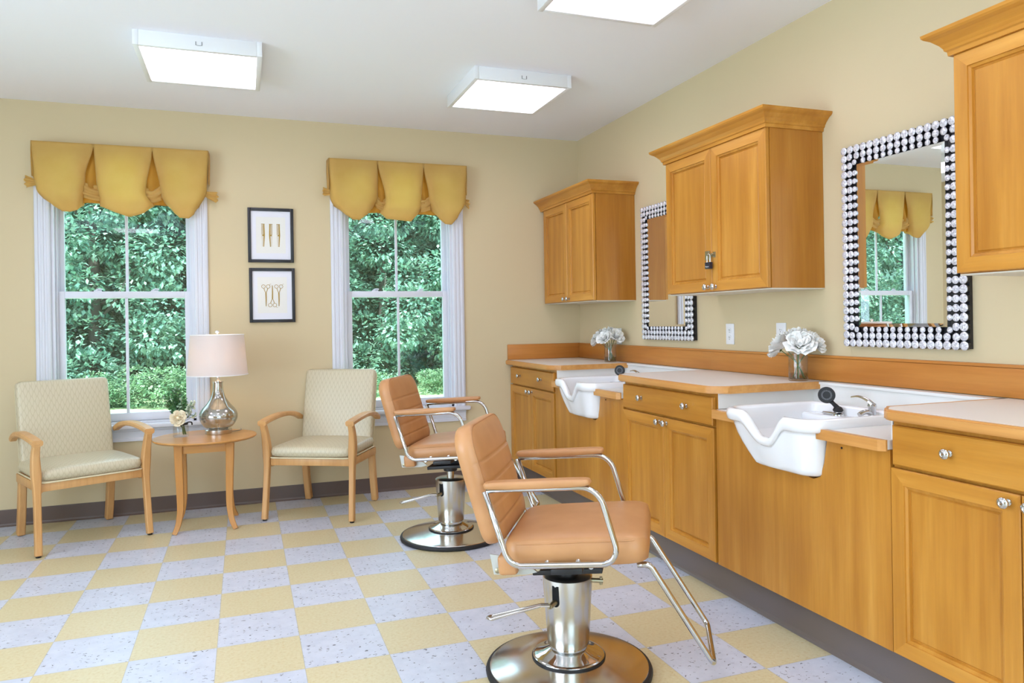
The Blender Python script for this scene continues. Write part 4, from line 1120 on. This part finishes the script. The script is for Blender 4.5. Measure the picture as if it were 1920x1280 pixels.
# ------------------------------------------------------------------ salon chairs
def salon_chair(x, y, rz, lift, label):
    root = thing('salon_chair', label, 'salon chair', (x, y, 0), rz, 'tan vinyl salon chairs')
    Z = lambda z: z+lift
    # base
    bm = BM(); lathe(bm, [(.284, .0), (.292, .004), (.294, .013), (.290, .021), (.282, .024), (.274, .022), (.274, .0)], 72); obj('rubber_ring', bm, rubber, root, smooth=True)
    bm = BM(); lathe(bm, [(0, .003), (.270, .003), (.281, .022), (.279, .026), (.268, .029), (.20, .040), (.13, .052), (.0, .054)], 96); obj('base_disc', bm, steel_disc, root, smooth=True)
    bm = BM(); lathe(bm, [(.0, .053), (.122, .053), (.127, .056), (.127, .060), (.123, .064), (.118, .065), (.090, .074), (.066, .086), (.066, .106), (0, .106)], 64); obj('flange', bm, chrome, root, smooth=True)
    bm = BM(); lathe(bm, [(.122, .050), (.130, .052), (.130, .057), (.122, .058)], 64); obj('flange_gasket', bm, rubber, root, smooth=True)
    bm = BM(); lathe(bm, [(0, .098), (.071, .098), (.073, .102), (.088, .330), (.0875, .336), (.080, .342), (0, .344)], 64); col = obj('pump_column', bm, steel, root, smooth=True)
    # slot and pedal; slot faces the camera's side
    a = math.radians(-112)-0
    ca, sa = math.cos(a), math.sin(a)
    bm = BM(); M = Matrix.Rotation(a, 4, 'Z')
    pts = [(y_, z_) for y_, z_ in ([(.0125, .322), (-.0125, .322)]+[(-.0125*math.cos(t), .262-.0125*math.sin(t)) for t in [PI*i/8 for i in range(9)]])]
    prism(bm, pts, 0, .060, .0872)
    for v in bm.verts: v.co = M @ v.co
    obj('slot', bm, dark_hole, col)
    bm = BM(); st = M @ Vector((.075, 0, .268)); e1 = M @ Vector((.118, -.005, .262))
    tube(bm, [st, e1], .010, 12); 
    tube(bm, [e1+Vector((-.004, -.002, -.008)), e1+Vector((.0, .0, .012))], .004, 8)
    obj('pedal_shaft', bm, brass, root, smooth=True)
    bk = Vector((-1, -.12, 0)).normalized(); sd_ = Vector((-bk.y, bk.x, 0))
    bm = BM(); p0 = e1+Vector((0, 0, .004)); A_ = p0; B_ = p0+bk*.20+Vector((0, 0, -.045))
    tube(bm, fillet([A_+sd_*.006, A_+bk*.03+sd_*.006, B_+sd_*.016, B_+bk*.02, B_-sd_*.016, A_+bk*.03-sd_*.006, A_-sd_*.006], .012, 5), .0048, 10); obj('pump_pedal', bm, chrome, root, smooth=True)
    bm = BM(); q = Matrix.Rotation(math.radians(8), 4, 'Z'); tube(bm, [q @ Vector((.08, 0, .318)), q @ Vector((.125, 0, .316))], .008, 10); tube(bm, [q @ Vector((.118, 0, .302)), q @ Vector((.118, 0, .330))], .005, 8); obj('release_pin', bm, brass, root, smooth=True)
    if lift > .005:
        bm = BM(); tube(bm, [(0, 0, .34), (0, 0, Z(.375))], .021, 20); obj('piston', bm, steel, root, smooth=True)
    bm = BM(); lathe(bm, [(0, .343), (.038, .343), (.040, .350), (.036, .372), (0, .374)], 28, c=(0, 0, lift if lift > .005 else 0)); obj('swivel', bm, black, root, smooth=True)
    tl = math.radians(4.5); TM = Matrix.Translation((0, 0, Z(.458))) @ Matrix.Rotation(-tl, 4, 'Y')
    bm = BM(); box(bm, (-.115, -.10, -.088), (.125, .10, -.070), .003, M=TM); box(bm, (-.07, -.06, -.071), (.08, .06, -.03), .003, M=TM); box(bm, (-.02, -.275, -.03), (.08, .275, -.012), .002, M=TM); obj('mounting_plate', bm, black, root, smooth=True)
    # seat
    bm = BM(); cushion(bm, .500, .475, .106, .055, p=6, nu=30, nv=30, M=TM @ Matrix.Translation((.058, 0, .030)) @ Matrix.Rotation(-PI/2, 4, 'Y') @ Matrix.Rotation(PI, 4, 'Z'), crown=.012, rcb=.055)
    obj('seat', bm, vinyl, root, smooth='all')
    so = fillet([(-.165, -.243, .062), (.283, -.243, .062), (.283, .243, .062), (-.165, .243, .062)], .05, 6, closed=True)
    bm = BM(); tube(bm, [TM @ p for p in so], .0028, 8, closed=True); obj('seat_piping', bm, vinyl, root, smooth=True)
    bm = BM(); box(bm, (-.205, -.225, -.045), (-.14, .225, .02), .012, 3, M=TM); obj('rear_apron', bm, vinyl, root, smooth=True)
    for s in (-1, 1):
        bm = BM(); prism(bm, [(-.235, Z(.46)), (-.175, Z(.455)), (-.10, Z(.425)), (-.075, Z(.408)), (-.11, Z(.398)), (-.222, Z(.393))], 1, s*.195-.0025, s*.195+.0025); br = obj('recline_bracket', bm, greymetal, root)
        bm = BM(); lathe(bm, [(0, 0), (.009, 0), (.009, .007), (.005, .009), (0, .009)], 16, M=Matrix.Translation((-.208, s*.198, Z(.408))) @ AX((0, s, 0))); obj('bracket_bolt', bm, brass, br, smooth=True)
    # arm frames
    for s in (-1, 1):
        hw = s*.285
        P = [(-.228, .690), (-.150, .452), (.205, .476), (.205, .545), (.135, .716), (-.222, .694)]
        pts = [Vector((a_, hw, Z(b_))) for a_, b_ in P]
        loop = [pts[0]]+fillet([pts[0], pts[1], pts[2], pts[4], pts[5]], [0, .055, .050, .075, 0], 7)[1:]
        bm = BM(); sweep(bm, loop, [(a_*1.0, b_*1.0) for a_, b_ in circ(.0098, 14)]); fr = obj('arm_frame', bm, chrome, root, smooth='all')
        bm = BM(); M = Matrix.Translation((-.058, hw, Z(.721))) @ Matrix.Rotation(-math.radians(3.6), 4, 'Y') @ Matrix.Rotation(-PI/2, 4, 'Y') @ Matrix.Rotation(PI, 4, 'Z')
        cushion(bm, .052, .350, .024, .022, p=5, nu=14, nv=30, M=M, crown=.006, backflat=True); obj('arm_pad', bm, vinyl, root, smooth='all')
        bm = BM()
        for fx in (-.03, .07): lathe(bm, [(0, 0), (.010, 0), (.008, .004), (0, .005)], 14, M=TM @ Matrix.Translation((fx, s*.272, .008)) @ AX((0, s, 0)))
        obj('frame_bolt', bm, chrome, fr, smooth=True)
    bm = BM()
    for fx in (-.06, .11): tube(bm, [TM @ Vector((fx, -.28, -.006)), TM @ Vector((fx, .28, -.006))], .008, 10)
    obj('cross_bar', bm, chrome, root, smooth=True)
    # back
    ln = math.radians(16.5); BMx = Matrix.Translation((-.270, 0, Z(.690))) @ Matrix.Rotation(-ln, 4, 'Y')
    bm = BM(); cushion(bm, .475, .402, .082, .085, p=6, nu=34, nv=90, grooves=(.075, -.0, -.072, -.135), gd=.005, M=BMx, crown=.010, rcb=.05)
    bk_ = obj('backrest', bm, vinyl, root, smooth='all')
    so = fillet([(.030, -.228, -.193), (.030, .228, -.193), (.030, .228, .193), (.030, -.228, .193)], [.045, .045, .08, .08], 8, closed=True)
    bm = BM(); tube(bm, [BMx @ p for p in so], .0030, 8, closed=True); obj('back_piping', bm, seamm, root, smooth=True)
    # footrest
    lp = [Vector((.250, -.16, Z(.436))), Vector((.290, -.16, Z(.440))), Vector((.488, -.16, Z(.128))), Vector((.488, .16, Z(.128))), Vector((.290, .16, Z(.440))), Vector((.250, .16, Z(.436)))]
    bm = BM(); tube(bm, fillet(lp, [0, .03, .022, .022, .03, 0], 6), .0098, 14); obj('footrest', bm, chrome, root, smooth='all')
    return root
salon_chair(1.18, -.36, math.radians(-31), 0, 'tan vinyl salon chair on a round steel base, nearest the viewer')
salon_chair(1.225, 1.385, math.radians(-31), .040, 'tan vinyl salon chair with its seat pumped up, farther one beside the armchair')

# ------------------------------------------------------------------ outside
struct(obj('lawn', box(BM(), (-30, BY+.16, -.42), (26, 40, -.32)), lawnm))
def bank():
    bm = BM(); G = []; r_ = random.Random(3)
    for j in range(12):
        G.append([bm.verts.new((-30+56*i/60, 20.3+j*1.1+r_.uniform(-.4, .4), -.36+12*(j/11)**.7*(1 if j else 0)+r_.uniform(-.3, .3)*(j > 0))) for i in range(61)])
    for j in range(11):
        for i in range(60): bm.faces.new((G[j][i], G[j][i+1], G[j+1][i+1], G[j+1][i]))
    return bm
struct(obj('hillside', bank(), foliage_mat('bank_undergrowth', (.015, .05, .04), (.03, .10, .07), (.07, .18, .12)), smooth='all'))
def foliage(name, clusters, n, size, m, rnd):
    bm = BM()
    tot = sum(c[3]**2 for c in clusters)
    for (x, y, z, r) in clusters:
        k = int(n*r*r/tot)
        for _ in range(k):
            d = Vector((rnd.gauss(0, 1), rnd.gauss(0, 1), rnd.gauss(0, 1))).normalized(); rr = r*rnd.uniform(.72, 1.05)
            p = Vector((x, y, z))+Vector((d.x*rr, d.y*rr, d.z*rr*.8))
            L_ = size*rnd.uniform(.7, 1.3); dd = (d+Vector((rnd.uniform(-.8, .8), rnd.uniform(-.8, .8), rnd.uniform(-.9, .3)))).normalized()
            s = dd.cross(Vector((rnd.uniform(-.4, .4), rnd.uniform(-.4, .4), 1))).normalized()*L_*.32; nn = s.cross(dd).normalized()*L_*.08
            a = p; b = p+dd*L_*.5+s+nn; c = p+dd*L_; e = p+dd*L_*.5-s+nn
            va, vb, vc, ve = (bm.verts.new(q) for q in (a, b, c, e)); bm.faces.new((va, vb, vc)); bm.faces.new((va, vc, ve))
    me = bpy.data.meshes.new(name); bm.to_mesh(me); bm.free(); me.materials.append(m); return me
def tree_proto(seed):
    rnd = random.Random(seed); cl = []
    for lay in range(9):
        z = .5+lay*.75; rad = 1.75*(1-.5*abs(lay-3)/7)
        for k in range(8):
            a = rnd.uniform(0, 2*PI); q = rad*rnd.uniform(.35, 1)
            cl.append((math.cos(a)*q, math.sin(a)*q, z+rnd.uniform(-.3, .3), rnd.uniform(.38, .66)))
    return foliage('foliage', cl, 21000, .125, fol_dark, rnd)
TP = [tree_proto(s) for s in (1, 2, 3)]
bm = BM(); tube(bm, [(0, 0, 0), (.05, .02, 2.5), (-.04, .05, 5), (0, 0, 6.8)], .11, 10, scales=[1.2, 1, .7, .3])
for a, z in ((.3, 2), (2.2, 2.8), (4.1, 3.6), (5.2, 1.6)): tube(bm, [(0, 0, z), (.7*math.cos(a), .7*math.sin(a), z+.5), (1.3*math.cos(a), 1.3*math.sin(a), z+1.2)], .04, 6, scales=[1, .7, .3])
trunk_me = obj('trunk_source', bm, bark, smooth='all'); tm = trunk_me.data; bpy.data.objects.remove(trunk_me)
rnd = random.Random(21)
ORD = ['first', 'second', 'third', 'fourth', 'fifth', 'sixth', 'seventh', 'eighth', 'ninth', 'tenth', 'eleventh', 'twelfth', 'thirteenth', 'fourteenth', 'fifteenth', 'sixteenth', 'seventeenth']
def tree(x, y, i, sc, label):
    t = thing('woodland_tree', label, 'tree', (x, y, -.33), rnd.uniform(0, 6), 'trees at the edge of the wood')
    t.scale = (sc, sc, sc)
    for nm, me in (('foliage', TP[i % 3]), ('trunk', tm)):
        o = bpy.data.objects.new(nm, me); COL.objects.link(o); o.parent = t
for i, x in enumerate([-14.5, -12.2, -9.8, -7.6, -5.2, -2.9, -1.0, 1.2, 3.3, 5.6, 8.0]):
    tree(x, 15.3+rnd.uniform(-.4, .7), i, rnd.uniform(.95, 1.12), 'leafy green tree behind the lawn, %s from the left in the front row' % ORD[i])
for i, x in enumerate([-13.3, -10.6, -8.0, -5.4, -2.4, .2, 2.7, 5.4, 8.2]):
    tree(x, 18.2+rnd.uniform(-.5, .5), i+1, rnd.uniform(1.1, 1.3), 'tall leafy green tree, %s from the left in the back row of the wood' % ORD[i])
ORD = ['first', 'second', 'third', 'fourth', 'fifth', 'sixth', 'seventh', 'eighth', 'ninth', 'tenth', 'eleventh', 'twelfth', 'thirteenth', 'fourteenth', 'fifteenth', 'sixteenth', 'seventeenth']
def shrub_proto(seed):
    rnd = random.Random(seed); cl = []
    for k in range(16):
        a = rnd.uniform(0, 2*PI); q = rnd.uniform(0, .75); cl.append((math.cos(a)*q*1.3, math.sin(a)*q*.8, rnd.uniform(.1, .75), rnd.uniform(.22, .40)))
    return foliage('foliage', cl, 6500, .06, fol_lite, rnd)
SP = [shrub_proto(5), shrub_proto(6)]
for i in range(17):
    x = -13.5+i*1.35
    o = bpy.data.objects.new('shrub', SP[i % 2]); COL.objects.link(o); o.location = (x+rnd.uniform(-.3, .3), 13.4+rnd.uniform(-.3, .3), -.33); o.rotation_euler = (0, 0, rnd.uniform(0, 6))
    s = rnd.uniform(.8, 1.15) if x < 1 else rnd.uniform(.5, .75); o.scale = (s, s, s*.78)
    tag(o, 'pale green %sshrub, %s from the left along the far edge of the lawn' % ('' if x < 1 else 'low ', ORD[i]), 'shrub', 'shrubs along the far side of the lawn')
